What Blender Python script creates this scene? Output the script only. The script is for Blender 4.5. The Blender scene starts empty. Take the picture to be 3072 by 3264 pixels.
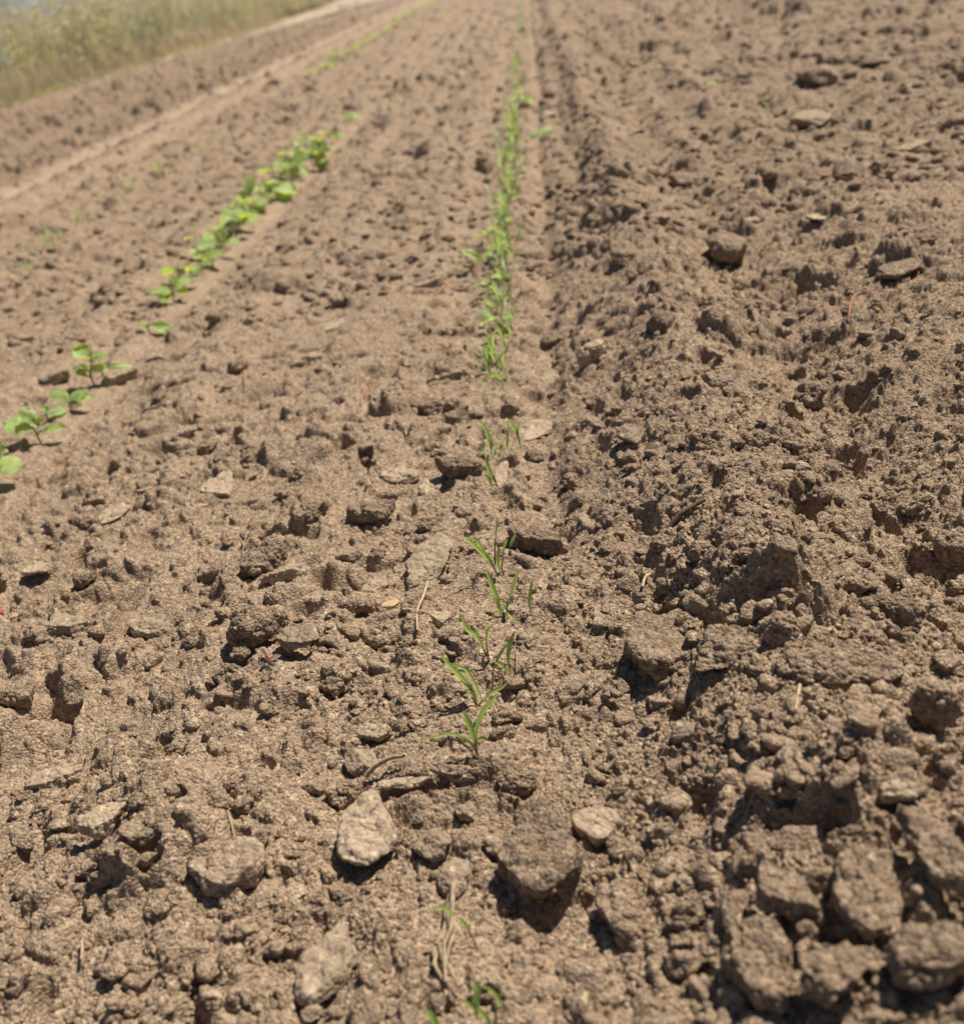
import bpy, bmesh, math, random
import numpy as np
from mathutils import Vector, Matrix

random.seed(7)
RNG = np.random.default_rng(11)
S = bpy.context.scene
C = S.collection
rad = math.radians

# ------------------------------------------------------------------ camera, sky, sun, exposure
CAM_H = 0.34
FPX, CX, CY = 3066.0, 1536.0, 1632.0        # focal length and centre of the photograph in its own pixels


def camera_axes(vp=(1675, -165), roll=12):
    d = np.array([(vp[0] - CX) / FPX, (CY - vp[1]) / FPX, -1.0]); d /= np.linalg.norm(d)
    e = np.array([math.cos(rad(roll)), math.sin(rad(roll)), 0.0])
    up = np.cross(e, d); up /= np.linalg.norm(up)
    if up[1] < 0: up = -up
    return np.array([np.cross(d, up), d, up])


CAM = camera_axes()
cam_data = bpy.data.cameras.new('camera')
cam = bpy.data.objects.new('camera', cam_data); C.objects.link(cam)
cam.matrix_world = Matrix([[*CAM[0], 0], [*CAM[1], 0], [*CAM[2], CAM_H], [0, 0, 0, 1]])
cam_data.sensor_fit = 'HORIZONTAL'; cam_data.sensor_width = 36
cam_data.lens = 36 * FPX / 3072
cam_data.clip_start = 0.01; cam_data.clip_end = 2000
cam_data.dof.use_dof = True
cam_data.dof.focus_distance = 0.56
cam_data.dof.aperture_fstop = 9.2
S.camera = cam

SUN_EL, SUN_AZ = 57, 50                     # azimuth from +Y (along the rows) towards +X
world = bpy.data.worlds.new('World'); S.world = world; world.use_nodes = True
nt = world.node_tree; nt.nodes.clear()
sky = nt.nodes.new('ShaderNodeTexSky'); sky.sky_type = 'NISHITA'; sky.sun_disc = False
sky.sun_elevation = rad(SUN_EL); sky.sun_rotation = rad(SUN_AZ)
sky.air_density = 1.0; sky.dust_density = 0.4; sky.ozone_density = 2.0
tcw = nt.nodes.new('ShaderNodeTexCoord'); mpw = nt.nodes.new('ShaderNodeVectorMath'); mpw.operation = 'ADD'; mpw.inputs[1].default_value = (0, 0, 0.16)
nrw = nt.nodes.new('ShaderNodeVectorMath'); nrw.operation = 'NORMALIZE'
nt.links.new(tcw.outputs['Generated'], mpw.inputs[0]); nt.links.new(mpw.outputs[0], nrw.inputs[0]); nt.links.new(nrw.outputs[0], sky.inputs[0])
bg = nt.nodes.new('ShaderNodeBackground'); bg.inputs['Strength'].default_value = 0.05
wo = nt.nodes.new('ShaderNodeOutputWorld')
nt.links.new(sky.outputs[0], bg.inputs[0]); nt.links.new(bg.outputs[0], wo.inputs[0])
sd = bpy.data.lights.new('sun', 'SUN'); sd.energy = 5.0; sd.angle = rad(0.55); sd.color = (1.0, 0.945, 0.86)
sun = bpy.data.objects.new('sun', sd); C.objects.link(sun)
sv = Vector((math.sin(rad(SUN_AZ)) * math.cos(rad(SUN_EL)), math.cos(rad(SUN_AZ)) * math.cos(rad(SUN_EL)), math.sin(rad(SUN_EL))))
sun.rotation_euler = sv.to_track_quat('Z', 'Y').to_euler()
S.view_settings.view_transform = 'Standard'; S.view_settings.look = 'None'
S.view_settings.exposure = 0.54; S.view_settings.gamma = 1.0
S.cycles.max_bounces = 5; S.cycles.diffuse_bounces = 3; S.cycles.transmission_bounces = 3

# ------------------------------------------------------------------ numpy noise
f32 = np.float32


def h2(ix, iy, s):
    n = ix.astype(np.uint32) * np.uint32(374761393) + iy.astype(np.uint32) * np.uint32(668265263) + np.uint32((s * 2246822519) & 0xffffffff)
    n = (n ^ (n >> np.uint32(13))) * np.uint32(1274126177)
    n = (n ^ (n >> np.uint32(15))) * np.uint32(2654435761)
    n ^= n >> np.uint32(16)
    return (n & np.uint32(0xffffff)).astype(f32) / f32(0xffffff)


def h3(ix, iy, iz, s):
    return h2(ix.astype(np.int64) * 7 + iz.astype(np.int64) * 104729, iy.astype(np.int64) * 3 + iz.astype(np.int64) * 7919 + ix.astype(np.int64) * 31, s)


def vn(x, y, s):
    """value noise, -1..1"""
    xi = np.floor(x); yi = np.floor(y); fx = x - xi; fy = y - yi
    fx = fx * fx * (3 - 2 * fx); fy = fy * fy * (3 - 2 * fy)
    xi = xi.astype(np.int64); yi = yi.astype(np.int64)
    a = h2(xi, yi, s); b = h2(xi + 1, yi, s); c = h2(xi, yi + 1, s); d = h2(xi + 1, yi + 1, s)
    return ((a + (b - a) * fx) * (1 - fy) + (c + (d - c) * fx) * fy) * 2 - 1


def fbm(x, y, s, o=4, g=0.5):
    r = 0; a = 1; f = 1
    for k in range(o):
        r = r + a * vn(x * f + 17.3 * k, y * f - 9.1 * k, s + k); a *= g; f *= 2.03
    return r


def vn3(x, y, z, s):
    xi = np.floor(x); yi = np.floor(y); zi = np.floor(z); fx = x - xi; fy = y - yi; fz = z - zi
    fx = fx * fx * (3 - 2 * fx); fy = fy * fy * (3 - 2 * fy); fz = fz * fz * (3 - 2 * fz)
    xi = xi.astype(np.int64); yi = yi.astype(np.int64); zi = zi.astype(np.int64)
    r = 0
    for dz, wz in ((0, 1 - fz), (1, fz)):
        for dy, wy in ((0, 1 - fy), (1, fy)):
            for dx, wx in ((0, 1 - fx), (1, fx)):
                r = r + h3(xi + dx, yi + dy, zi + dz, s) * wx * wy * wz
    return r * 2 - 1


def grains3(x, y, z, s):
    """bumps of packed round grains, 0..1, cell size 1"""
    xi = np.floor(x - 0.5); yi = np.floor(y - 0.5); zi = np.floor(z - 0.5)
    best = np.zeros_like(x)
    for dz in (0, 1):
        for dy in (0, 1):
            for dx in (0, 1):
                cx = xi + dx; cy = yi + dy; cz = zi + dz
                ix = cx.astype(np.int64); iy = cy.astype(np.int64); iz = cz.astype(np.int64)
                px = cx + 0.2 + 0.6 * h3(ix, iy, iz, s); py = cy + 0.2 + 0.6 * h3(ix, iy, iz, s + 1); pz = cz + 0.2 + 0.6 * h3(ix, iy, iz, s + 2)
                r = 0.55 + 0.35 * h3(ix, iy, iz, s + 3)
                d2 = ((x - px) ** 2 + (y - py) ** 2 + (z - pz) ** 2) / (r * r)
                best = np.maximum(best, np.sqrt(np.clip(1 - d2, 0, 1)) * r)
    return best


def lumps(x, y, cell, s, prob, asp, flat=2.0, rmin=0.28, rmax=0.62, warp=0.22):
    """height of clods sitting on a plane: one candidate per cell; dome height = radius * asp"""
    x = x + warp * cell * vn(x / cell * 1.9, y / cell * 1.9, s + 50) + 0.5 * warp * cell * vn(x / cell * 4.3, y / cell * 4.3, s + 52)
    y = y + warp * cell * vn(x / cell * 1.9, y / cell * 1.9, s + 51) + 0.5 * warp * cell * vn(x / cell * 4.3, y / cell * 4.3, s + 53)
    u = x / cell; v = y / cell
    ui = np.floor(u); vi = np.floor(v)
    out = np.zeros_like(u)
    for dy in (-1, 0, 1):
        for dx in (-1, 0, 1):
            cx = ui + dx; cy = vi + dy
            ix = cx.astype(np.int64); iy = cy.astype(np.int64)
            on = h2(ix, iy, s) < prob
            a = h2(ix, iy, s + 1) * f32(math.pi)
            ex = u - cx - h2(ix, iy, s + 2); ey = v - cy - h2(ix, iy, s + 3)
            r = rmin + (rmax - rmin) * h2(ix, iy, s + 4) ** 2
            el = 0.65 + 0.35 * h2(ix, iy, s + 5)
            ca = np.cos(a); sa = np.sin(a)
            p = (ex * ca + ey * sa) / r; q = (ey * ca - ex * sa) / (r * el)
            # mix of round and faceted outlines
            m = h2(ix, iy, s + 6)
            d = np.where(m < 0.5, np.sqrt(p * p + q * q), np.maximum(np.maximum(np.abs(p), np.abs(q)), (np.abs(p) + np.abs(q)) * 0.72) * 1.05)
            hh = np.clip(1 - d ** flat, 0, 1) ** 0.55 * r * asp * (0.6 + 0.8 * h2(ix, iy, s + 7))
            tilt = 1 + 0.45 * (p * (m - 0.25))
            out = np.maximum(out, np.where(on & (d < 1), hh * tilt, 0))
    return out * cell


def sstep(a, b, x):
    t = np.clip((x - a) / (b - a), 0, 1); return t * t * (3 - 2 * t)


def gau(x, c, w):
    return np.exp(-((x - c) / w) ** 2)


ROW, RADROW, FARROW = -0.082, -0.592, -1.085
MOATS = []                                   # footprints of the traced clods: the soil is level there and dips round them
PITS = []                                    # (x, y, radius, depth), filled from the trace below


def height(x, y, spacing=None, coarse=False):
    """height of the tilled soil at x, y (metres)"""
    x = np.asarray(x, dtype=np.float64); y = np.asarray(y, dtype=np.float64)
    wob = 0.012 * vn(y * 1.7, y * 0 + 3, 5)
    xr = x - ROW - wob
    # ---- long forms left by the machine, running along the rows
    H = 0.020 * sstep(0.05, 0.17, xr) * (1 - 0.55 * sstep(1.0, 2.6, y)) + 0.016 * gau(xr, 0.17, 0.05) - 0.014 * gau(xr, 0.267, 0.028) + 0.012 * gau(xr, 0.42, 0.09)
    H -= 0.009 * gau(xr, 0.055, 0.016) * sstep(0.45, 0.6, y)
    H += 0.008 * gau(xr, -0.13, 0.05) - 0.003 * gau(xr, -0.05, 0.02)
    H += 0.0085 * (0.62 + 0.55 * vn(y * 2.3, x * 6, 15)) * np.cos((xr - .05) * 2 * math.pi / 0.115 + 0.5 * vn(y * 1.1, x * 0 + 8, 6)) * sstep(0.07, 0.12, xr) * (1 - sstep(0.5, 0.75, xr)) * sstep(0.7, 1.5, y)
    H += 0.0028 * np.cos(xr * 2 * math.pi / 0.085) * sstep(-0.05, -0.1, xr) * sstep(0.8, 1.6, y)
    xl = x - RADROW - wob
    H += -0.005 * gau(xl, 0.0, 0.03) - 0.010 * sstep(0.018, 0.065, xl) * (1 - sstep(0.075, 0.16, xl)) * (1 - sstep(2.9, 3.5, y)) + 0.006 * gau(xl, -0.07, 0.04)
    xf = x - FARROW
    H += -0.004 * gau(xf, 0, 0.04) + 0.010 * gau(xf, -0.12, 0.05) + 0.030 * sstep(-0.16, -0.27, xf) * (1 - sstep(-0.29, -0.37, xf)) + 0.030 * sstep(-0.38, -0.48, xf) * (1 - sstep(-0.50, -0.60, xf))
    H += 0.035 * vn(x * 5.2 + 0.12 * y, y * 0.35, 77) * sstep(-1.6, -2.0, x)
    far = sstep(0.25, 1.0, xr)
    H += 0.032 * vn(x * 7 + 3, y * 0.5, 78) * far
    # ---- how rough the surface is at a place
    smooth = 1 - 0.55 * gau(xr, 0.055, 0.014) * sstep(0.45, 0.6, y) - 0.85 * gau(xl, 0.045, 0.020) * (1 - sstep(2.9, 3.5, y)) - 0.7 * gau(xf, -0.22, 0.028) - 0.85 * gau(xf, -0.43, 0.022) - 0.25 * gau(xr, 0, 0.05)
    smooth = np.clip(smooth, 0.08, 1)
    bank = sstep(0.03, 0.16, xr)
    rough = smooth * (1.0 + 0.15 * bank + 0.38 * vn(x * 4, y * 3, 9))
    rough *= 1 + 0.2 * sstep(1.5, 5, y)
    rfar = 1 + (0.45 + 0.35 * far + 1.0 * sstep(-1.55, -1.85, x)) * sstep(1.0, 3.0, y)
    offfield = sstep(-4.25, -4.45, x + 0.0 * y)
    rough = rough * (1 - 0.7 * offfield)
    L = (0.0065 * fbm(x * 9, y * 9, 21, 3)) * (0.4 + 0.6 * rough)
    X = x.astype(f32); Y = y.astype(f32)
    n = lambda c: True if spacing is None else (spacing < c)
    L += lumps(X, Y, 0.085, 101, 0.32, 0.30, 2.6) * rough * 0.8 * rfar
    soft = 1 - 0.28 * sstep(0.6, 1.3, y)
    L += lumps(X, Y, 0.046, 131, 0.42, 0.34, 2.6) * rough * rfar * soft
    L += lumps(X, Y, 0.025, 161, 0.46, 0.40, 3.0) * rough * soft
    L -= 0.012 * np.clip(vn(x * 42, y * 42, 301) - 0.42, 0, 1) * rough * 3.0 * soft
    for (px, py, ra, rb, an, dd) in MOATS:
        rm = 1.5 * max(ra, rb)
        m = (np.abs(x - px) < rm) & (np.abs(y - py) < rm)
        if np.any(m):
            ex = x[m] - px; ey = y[m] - py; ca = math.cos(an); sa = math.sin(an)
            d4 = (((ex * ca + ey * sa) / ra) ** 2 + ((ey * ca - ex * sa) / rb) ** 2) ** 2
            k = np.exp(-d4 * 0.8)
            L[m] = L[m] * (1 - 0.92 * k) - dd * k
    H = H + L
    for (px, py, pr, pd) in PITS:
        m = (np.abs(x - px) < 2.2 * pr) & (np.abs(y - py) < 2.2 * pr)
        if np.any(m):
            d2 = ((x[m] - px) ** 2 + (y[m] - py) ** 2) / pr ** 2
            H[m] -= pd * np.exp(-d2 ** 1.4)
    if coarse: return H
    fine = np.ones(x.shape, bool) if spacing is None else spacing < 0.02
    if np.any(fine):
        xs = X[fine]; ys = Y[fine]; rf = (0.55 + 0.45 * rough[fine])
        a = lumps(xs, ys, 0.0135, 191, 0.46, 0.46, 3.0) * rf * soft[fine]
        H[fine] += a
    fine = np.ones(x.shape, bool) if spacing is None else spacing < 0.006
    if np.any(fine):
        xs = X[fine]; ys = Y[fine]; rf = (0.6 + 0.4 * rough[fine]); bk = bank[fine]
        H[fine] += lumps(xs, ys, 0.0072, 221, 0.50, 0.62) * rf * (0.65 + 0.55 * bk)
        H[fine] += lumps(xs, ys, 0.0040, 251, 0.60, 0.68) * (0.7 + 0.5 * bk)
    fine = np.ones(x.shape, bool) if spacing is None else spacing < 0.0022
    if np.any(fine):
        xs = X[fine]; ys = Y[fine]
        H[fine] += lumps(xs, ys, 0.0021, 281, 0.85, 0.95, warp=0.1) * (0.85 + 0.5 * bank[fine])
    return H


# ------------------------------------------------------------------ from a point of the photograph to the ground
TILE = dict(I=(0, 0), H=(1024, 0), G=(2048, 0), A=(0, 1088), B=(1024, 1088), T=(2048, 1088), D=(0, 2176), E=(1024, 2176), F=(2048, 2176))
ZK = 1024 / 1871.0


def px(t, x, y):
    return TILE[t][0] + x * ZK, TILE[t][1] + y * ZK


def ray(u, v):
    return CAM @ np.array([(u - CX) / FPX, (CY - v) / FPX, -1.0])


def on_plane(u, v, z=0.0):
    r = ray(u, v); t = (z - CAM_H) / r[2]
    return r[0] * t, r[1] * t, t


def hz(x, y, coarse=False):
    return float(height(np.array([x]), np.array([y]), None, coarse)[0])


def on_soil(u, v):
    z = 0.0
    for _ in range(3):
        x, y, t = on_plane(u, v, z); z = hz(x, y, True)
    x, y, t = on_plane(u, v, z)
    return x, y, z, t


# ------------------------------------------------------------------ helpers
def mesh_np(name, verts, faces, mat=None, smooth=True):
    """faces: int array (n, k), one size"""
    me = bpy.data.meshes.new(name)
    verts = np.ascontiguousarray(verts, dtype=f32); faces = np.ascontiguousarray(faces, dtype=np.int32)
    me.vertices.add(len(verts)); me.vertices.foreach_set('co', verts.ravel())
    n, k = faces.shape
    me.loops.add(n * k); me.loops.foreach_set('vertex_index', faces.ravel())
    me.polygons.add(n); me.polygons.foreach_set('loop_start', np.arange(0, n * k, k, dtype=np.int32))
    me.polygons.foreach_set('use_smooth', np.full(n, smooth))
    me.update(calc_edges=True)
    if mat: me.materials.append(mat)
    return me


def link(name, me, parent=None, loc=None):
    o = bpy.data.objects.new(name, me); C.objects.link(o)
    if parent: o.parent = parent
    if loc is not None: o.location = loc
    return o


def tag(o, label=None, cat=None, group=None, kind=None):
    if label: o['label'] = label
    if cat: o['category'] = cat
    if group: o['group'] = group
    if kind: o['kind'] = kind
    return o


def thing(name, loc, label, cat, group=None):
    o = bpy.data.objects.new(name, None); C.objects.link(o); o.location = loc; o.empty_display_size = 0.02
    return tag(o, label, cat, group)


class MB:
    def __init__(s): s.v = []; s.f = []

    def grid(s, P, cols):
        b = len(s.v); rows = len(P) // cols; s.v += [tuple(p) for p in P]
        for i in range(rows - 1):
            for j in range(cols - 1):
                a = b + i * cols + j; s.f.append((a, a + 1, a + cols + 1, a + cols))

    def tube(s, pts, radii, n=6):
        b = len(s.v); pts = [Vector(p) for p in pts]; m = len(pts)
        for i, p in enumerate(pts):
            t = (pts[min(i + 1, m - 1)] - pts[max(i - 1, 0)]).normalized()
            a = t.cross(Vector((0.31, 0.2, 0.93))); a = a.normalized() if a.length > 1e-4 else Vector((1, 0, 0))
            c = t.cross(a)
            for k in range(n):
                w = 2 * math.pi * k / n
                s.v.append(tuple(p + (a * math.cos(w) + c * math.sin(w)) * radii[i]))
        for i in range(m - 1):
            for k in range(n):
                k2 = (k + 1) % n
                s.f.append((b + i * n + k, b + i * n + k2, b + (i + 1) * n + k2, b + (i + 1) * n + k))

    def mesh(s, name, mat):
        return mesh_np(name, np.array(s.v), np.array(s.f), mat)


# ------------------------------------------------------------------ materials
def new_mat(name):
    m = bpy.data.materials.new(name); m.use_nodes = True; t = m.node_tree; t.nodes.clear()
    return m, t, t.nodes, t.links


def soil_mat(name, base, pale, dark, grain=1.0, speck=0.6, bump=1.0, rough=0.95, cm=1.0, row_tones=False):
    m, t, N, L = new_mat(name)
    out = N.new('ShaderNodeOutputMaterial'); b = N.new('ShaderNodeBsdfPrincipled'); L.new(b.outputs[0], out.inputs[0])
    b.inputs['Roughness'].default_value = rough; b.inputs['Specular IOR Level'].default_value = 0.18
    tc = N.new('ShaderNodeTexCoord')
    def noise(sc, det=3, ro=0.55):
        n = N.new('ShaderNodeTexNoise'); n.inputs['Scale'].default_value = sc; n.inputs['Detail'].default_value = det; n.inputs['Roughness'].default_value = ro
        L.new(tc.outputs['Object'], n.inputs['Vector']); return n.outputs['Fac']
    def ramp(src, a, bb, ca, cb):
        r = N.new('ShaderNodeValToRGB'); r.color_ramp.elements[0].position = a; r.color_ramp.elements[1].position = bb
        r.color_ramp.elements[0].color = (*ca, 1); r.color_ramp.elements[1].color = (*cb, 1); L.new(src, r.inputs[0]); return r.outputs[0]
    def mix(fac, a, bb, mode='MIX'):
        x = N.new('ShaderNodeMix'); x.data_type = 'RGBA'; x.blend_type = mode
        if isinstance(fac, float): x.inputs[0].default_value = fac
        else: L.new(fac, x.inputs[0])
        for s_, v_ in ((6, a), (7, bb)):
            if isinstance(v_, tuple): x.inputs[s_].default_value = (*v_, 1)
            else: L.new(v_, x.inputs[s_])
        return x.outputs[2]
    c = ramp(noise(14 * cm, 4), 0.30, 0.70, base, pale)
    c2 = mix(ramp(noise(75 * cm, 3), 0.35, 0.75, (0, 0, 0), (0.55, 0.55, 0.55)), c, dark)
    v = N.new('ShaderNodeTexVoronoi'); v.inputs['Scale'].default_value = 620; L.new(tc.outputs['Object'], v.inputs['Vector'])
    sep = N.new('ShaderNodeSeparateColor'); L.new(v.outputs['Color'], sep.inputs[0])
    g = ramp(sep.outputs[0], 0.0, 1.0, (1 - 0.42 * grain,) * 3, (1 + 0.32 * grain,) * 3)
    c3 = mix(1.0, c2, g, 'MULTIPLY')
    v2 = N.new('ShaderNodeTexVoronoi'); v2.inputs['Scale'].default_value = 430; L.new(tc.outputs['Object'], v2.inputs['Vector'])
    sep2 = N.new('ShaderNodeSeparateColor'); L.new(v2.outputs['Color'], sep2.inputs[0])
    pale_f = ramp(sep2.outputs[1], 0.955, 0.975, (0, 0, 0), (speck,) * 3)
    c4 = mix(pale_f, c3, (0.52, 0.40, 0.26))
    dark_f = ramp(sep2.outputs[2], 0.95, 0.97, (0, 0, 0), (speck,) * 3)
    c5 = mix(dark_f, c4, (0.10, 0.075, 0.055))
    oi = N.new('ShaderNodeObjectInfo'); hs = N.new('ShaderNodeHueSaturation'); mr = N.new('ShaderNodeMapRange'); mr.inputs[3].default_value = 0.86; mr.inputs[4].default_value = 1.12
    L.new(oi.outputs['Random'], mr.inputs[0]); L.new(mr.outputs[0], hs.inputs['Value']); L.new(c5, hs.inputs['Color']); L.new(hs.outputs[0], b.inputs['Base Color'])
    # grains glinting: a few glassy ones
    gl = ramp(sep2.outputs[0], 0.992, 0.996, (rough,) * 3, (0.25,) * 3); L.new(gl, b.inputs['Roughness'])
    bp = N.new('ShaderNodeBump'); bp.inputs['Strength'].default_value = bump; bp.inputs['Distance'].default_value = 0.0012
    add = N.new('ShaderNodeMath'); add.operation = 'ADD'
    L.new(noise(900, 3, 0.7), add.inputs[0])
    mu = N.new('ShaderNodeMath'); mu.operation = 'MULTIPLY'; mu.inputs[1].default_value = -1.0; L.new(v.outputs['Distance'], mu.inputs[0]); L.new(mu.outputs[0], add.inputs[1])
    L.new(add.outputs[0], bp.inputs['Height']); L.new(bp.outputs[0], b.inputs['Normal'])
    if row_tones:      # long tone bands run with the rows: darker far left, paler wheel lines
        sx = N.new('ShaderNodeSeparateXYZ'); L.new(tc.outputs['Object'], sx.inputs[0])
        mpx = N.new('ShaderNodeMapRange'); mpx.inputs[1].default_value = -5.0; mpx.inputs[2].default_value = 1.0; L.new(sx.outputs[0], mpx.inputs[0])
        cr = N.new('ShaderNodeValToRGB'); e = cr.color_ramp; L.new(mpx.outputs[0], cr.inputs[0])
        st = [(-5, .9), (-4.3, .80), (-1.58, .78), (-1.54, 1.10), (-1.50, 1.10), (-1.47, .86), (-1.36, .9), (-1.31, 1.04), (-1.26, 1.02), (-1.18, .93), (-.66, .97), (-.56, 1.04), (-.50, .99), (-.1, 1.0), (.05, .95), (1, .90)]  # also paints sun on the slope beside the radishes and shade on the right bank
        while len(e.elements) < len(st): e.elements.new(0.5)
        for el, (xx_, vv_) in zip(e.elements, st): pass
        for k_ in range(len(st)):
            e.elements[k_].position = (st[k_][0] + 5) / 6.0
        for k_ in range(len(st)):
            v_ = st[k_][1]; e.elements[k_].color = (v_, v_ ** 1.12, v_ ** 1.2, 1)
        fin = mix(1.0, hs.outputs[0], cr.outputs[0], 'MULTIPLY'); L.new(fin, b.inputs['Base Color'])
    return m


def leaf_mat(name, top, under, trans, rough=0.45, var=0.3, tw=0.45, spec=0.5):
    m, t, N, L = new_mat(name)
    out = N.new('ShaderNodeOutputMaterial'); b = N.new('ShaderNodeBsdfPrincipled')
    b.inputs['Roughness'].default_value = rough; b.inputs['Specular IOR Level'].default_value = spec
    tr = N.new('ShaderNodeBsdfTranslucent'); tr.inputs[0].default_value = (*trans, 1)
    mx = N.new('ShaderNodeMixShader'); mx.inputs[0].default_value = tw
    L.new(b.outputs[0], mx.inputs[1]); L.new(tr.outputs[0], mx.inputs[2]); L.new(mx.outputs[0], out.inputs[0])
    tc = N.new('ShaderNodeTexCoord'); n = N.new('ShaderNodeTexNoise'); n.inputs['Scale'].default_value = 160; n.inputs['Detail'].default_value = 3
    L.new(tc.outputs['Object'], n.inputs['Vector'])
    r = N.new('ShaderNodeValToRGB'); r.color_ramp.elements[0].position = 0.3; r.color_ramp.elements[1].position = 0.7
    r.color_ramp.elements[0].color = (*top, 1); r.color_ramp.elements[1].color = (*under, 1); L.new(n.outputs[0], r.inputs[0])
    oi = N.new('ShaderNodeObjectInfo'); hs = N.new('ShaderNodeHueSaturation')
    mr = N.new('ShaderNodeMapRange'); mr.inputs[3].default_value = 1 - var; mr.inputs[4].default_value = 1 + var
    L.new(oi.outputs['Random'], mr.inputs[0]); L.new(mr.outputs[0], hs.inputs['Value']); L.new(r.outputs[0], hs.inputs['Color'])
    L.new(hs.outputs[0], b.inputs['Base Color'])
    bp = N.new('ShaderNodeBump'); bp.inputs['Strength'].default_value = 0.25; bp.inputs['Distance'].default_value = 0.0006
    L.new(n.outputs[0], bp.inputs['Height']); L.new(bp.outputs[0], b.inputs['Normal'])
    return m


def plain_mat(name, col, col2=None, rough=0.8, scale=120, bump=0.3, dist=0.001, stretch=None):
    m, t, N, L = new_mat(name)
    out = N.new('ShaderNodeOutputMaterial'); b = N.new('ShaderNodeBsdfPrincipled'); L.new(b.outputs[0], out.inputs[0])
    b.inputs['Roughness'].default_value = rough; b.inputs['Specular IOR Level'].default_value = 0.25
    tc = N.new('ShaderNodeTexCoord'); n = N.new('ShaderNodeTexNoise'); n.inputs['Scale'].default_value = scale; n.inputs['Detail'].default_value = 4
    L.new(tc.outputs['Object'], n.inputs['Vector'])
    r = N.new('ShaderNodeValToRGB'); r.color_ramp.elements[0].position = 0.32; r.color_ramp.elements[1].position = 0.68
    r.color_ramp.elements[0].color = (*col, 1); r.color_ramp.elements[1].color = (*(col2 or col), 1); L.new(n.outputs[0], r.inputs[0])
    L.new(r.outputs[0], b.inputs['Base Color'])
    bp = N.new('ShaderNodeBump'); bp.inputs['Strength'].default_value = bump; bp.inputs['Distance'].default_value = dist
    L.new(n.outputs[0], bp.inputs['Height']); L.new(bp.outputs[0], b.inputs['Normal'])
    return m


M = {}
M['soil'] = soil_mat('dry_soil', (0.277, 0.195, 0.126), (0.350, 0.250, 0.163), (0.196, 0.136, 0.088), row_tones=True)
M['clod'] = soil_mat('clod_soil', (0.268, 0.188, 0.121), (0.333, 0.237, 0.154), (0.192, 0.133, 0.086), cm=2.0)
M['crust'] = soil_mat('pale_crust', (0.315, 0.232, 0.152), (0.395, 0.297, 0.198), (0.255, 0.184, 0.120), grain=0.6, speck=0.7, bump=0.3, cm=1.6)
M['rock'] = soil_mat('grey_stone', (0.255, 0.182, 0.120), (0.322, 0.234, 0.156), (0.190, 0.136, 0.092), grain=0.6, speck=0.6, bump=0.5, rough=0.9, cm=2.5)
M['pebble'] = soil_mat('ochre_pebble', (0.46, 0.30, 0.16), (0.55, 0.38, 0.21), (0.33, 0.21, 0.12), grain=0.3, speck=0.3, bump=0.2, rough=0.6, cm=3)
M['carrot'] = leaf_mat('carrot_leaf', (0.20, 0.285, 0.085), (0.31, 0.39, 0.16), (0.45, 0.60, 0.12), rough=0.42, tw=0.48)
M['stem_purple'] = leaf_mat('purple_stem', (0.26, 0.14, 0.09), (0.24, 0.20, 0.08), (0.4, 0.25, 0.1), tw=0.2)
M['radish'] = leaf_mat('radish_leaf', (0.27, 0.38, 0.12), (0.40, 0.51, 0.23), (0.62, 0.72, 0.05), rough=0.55, tw=0.46, var=0.25, spec=0.3)
M['petiole'] = leaf_mat('radish_petiole', (0.16, 0.27, 0.075), (0.22, 0.30, 0.10), (0.3, 0.4, 0.1), tw=0.3, var=0.1)
M['radstem'] = leaf_mat('radish_stem', (0.30, 0.13, 0.12), (0.26, 0.20, 0.09), (0.4, 0.15, 0.1), tw=0.2, var=0.1)
M['weed'] = leaf_mat('weed_leaf', (0.10, 0.13, 0.075), (0.20, 0.11, 0.09), (0.2, 0.2, 0.08), tw=0.2)
M['needle'] = plain_mat('pine_needle', (0.42, 0.15, 0.06), (0.50, 0.22, 0.10), 0.55, 90)
M['straw'] = plain_mat('dry_straw', (0.46, 0.34, 0.20), (0.33, 0.23, 0.14), 0.7, 400, 0.5)
M['root'] = plain_mat('dead_root', (0.36, 0.27, 0.16), (0.22, 0.155, 0.095), 0.85, 300, 0.6)
M['bark'] = plain_mat('dark_chip', (0.16, 0.105, 0.065), (0.10, 0.065, 0.045), 0.9, 300, 0.6)
M['rust'] = plain_mat('rust_red_bit', (0.33, 0.08, 0.035), (0.22, 0.05, 0.03), 0.6, 200)
M['shell'] = plain_mat('pale_bit', (0.72, 0.68, 0.60), (0.6, 0.58, 0.5), 0.5, 200)
M['hedge_green'] = leaf_mat('dusty_green_foliage', (0.36, 0.345, 0.15), (0.52, 0.485, 0.26), (0.76, 0.72, 0.32), rough=0.6, tw=0.5, var=0.3)
M['hedge_straw'] = leaf_mat('dry_seed_heads', (0.58, 0.52, 0.32), (0.70, 0.63, 0.42), (0.8, 0.7, 0.42), rough=0.7, tw=0.35, var=0.2)
M['hedge_brown'] = leaf_mat('dry_brown_stalks', (0.46, 0.36, 0.22), (0.56, 0.45, 0.29), (0.6, 0.48, 0.28), rough=0.7, tw=0.4, var=0.2)
M['hedge_grey'] = leaf_mat('grey_green_leaf', (0.34, 0.35, 0.22), (0.44, 0.45, 0.31), (0.6, 0.62, 0.36), rough=0.6, tw=0.5, var=0.2)
M['grass'] = leaf_mat('verge_grass', (0.28, 0.29, 0.09), (0.42, 0.38, 0.17), (0.5, 0.5, 0.14), rough=0.6, tw=0.35, var=0.1)
M['dust'] = plain_mat('pale_dust_road', (0.37, 0.27, 0.185), (0.42, 0.31, 0.215), 0.95, 2.0, 0.1)
M['post'] = plain_mat('weathered_post', (0.34, 0.35, 0.35), (0.42, 0.43, 0.42), 0.8, 30)

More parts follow.
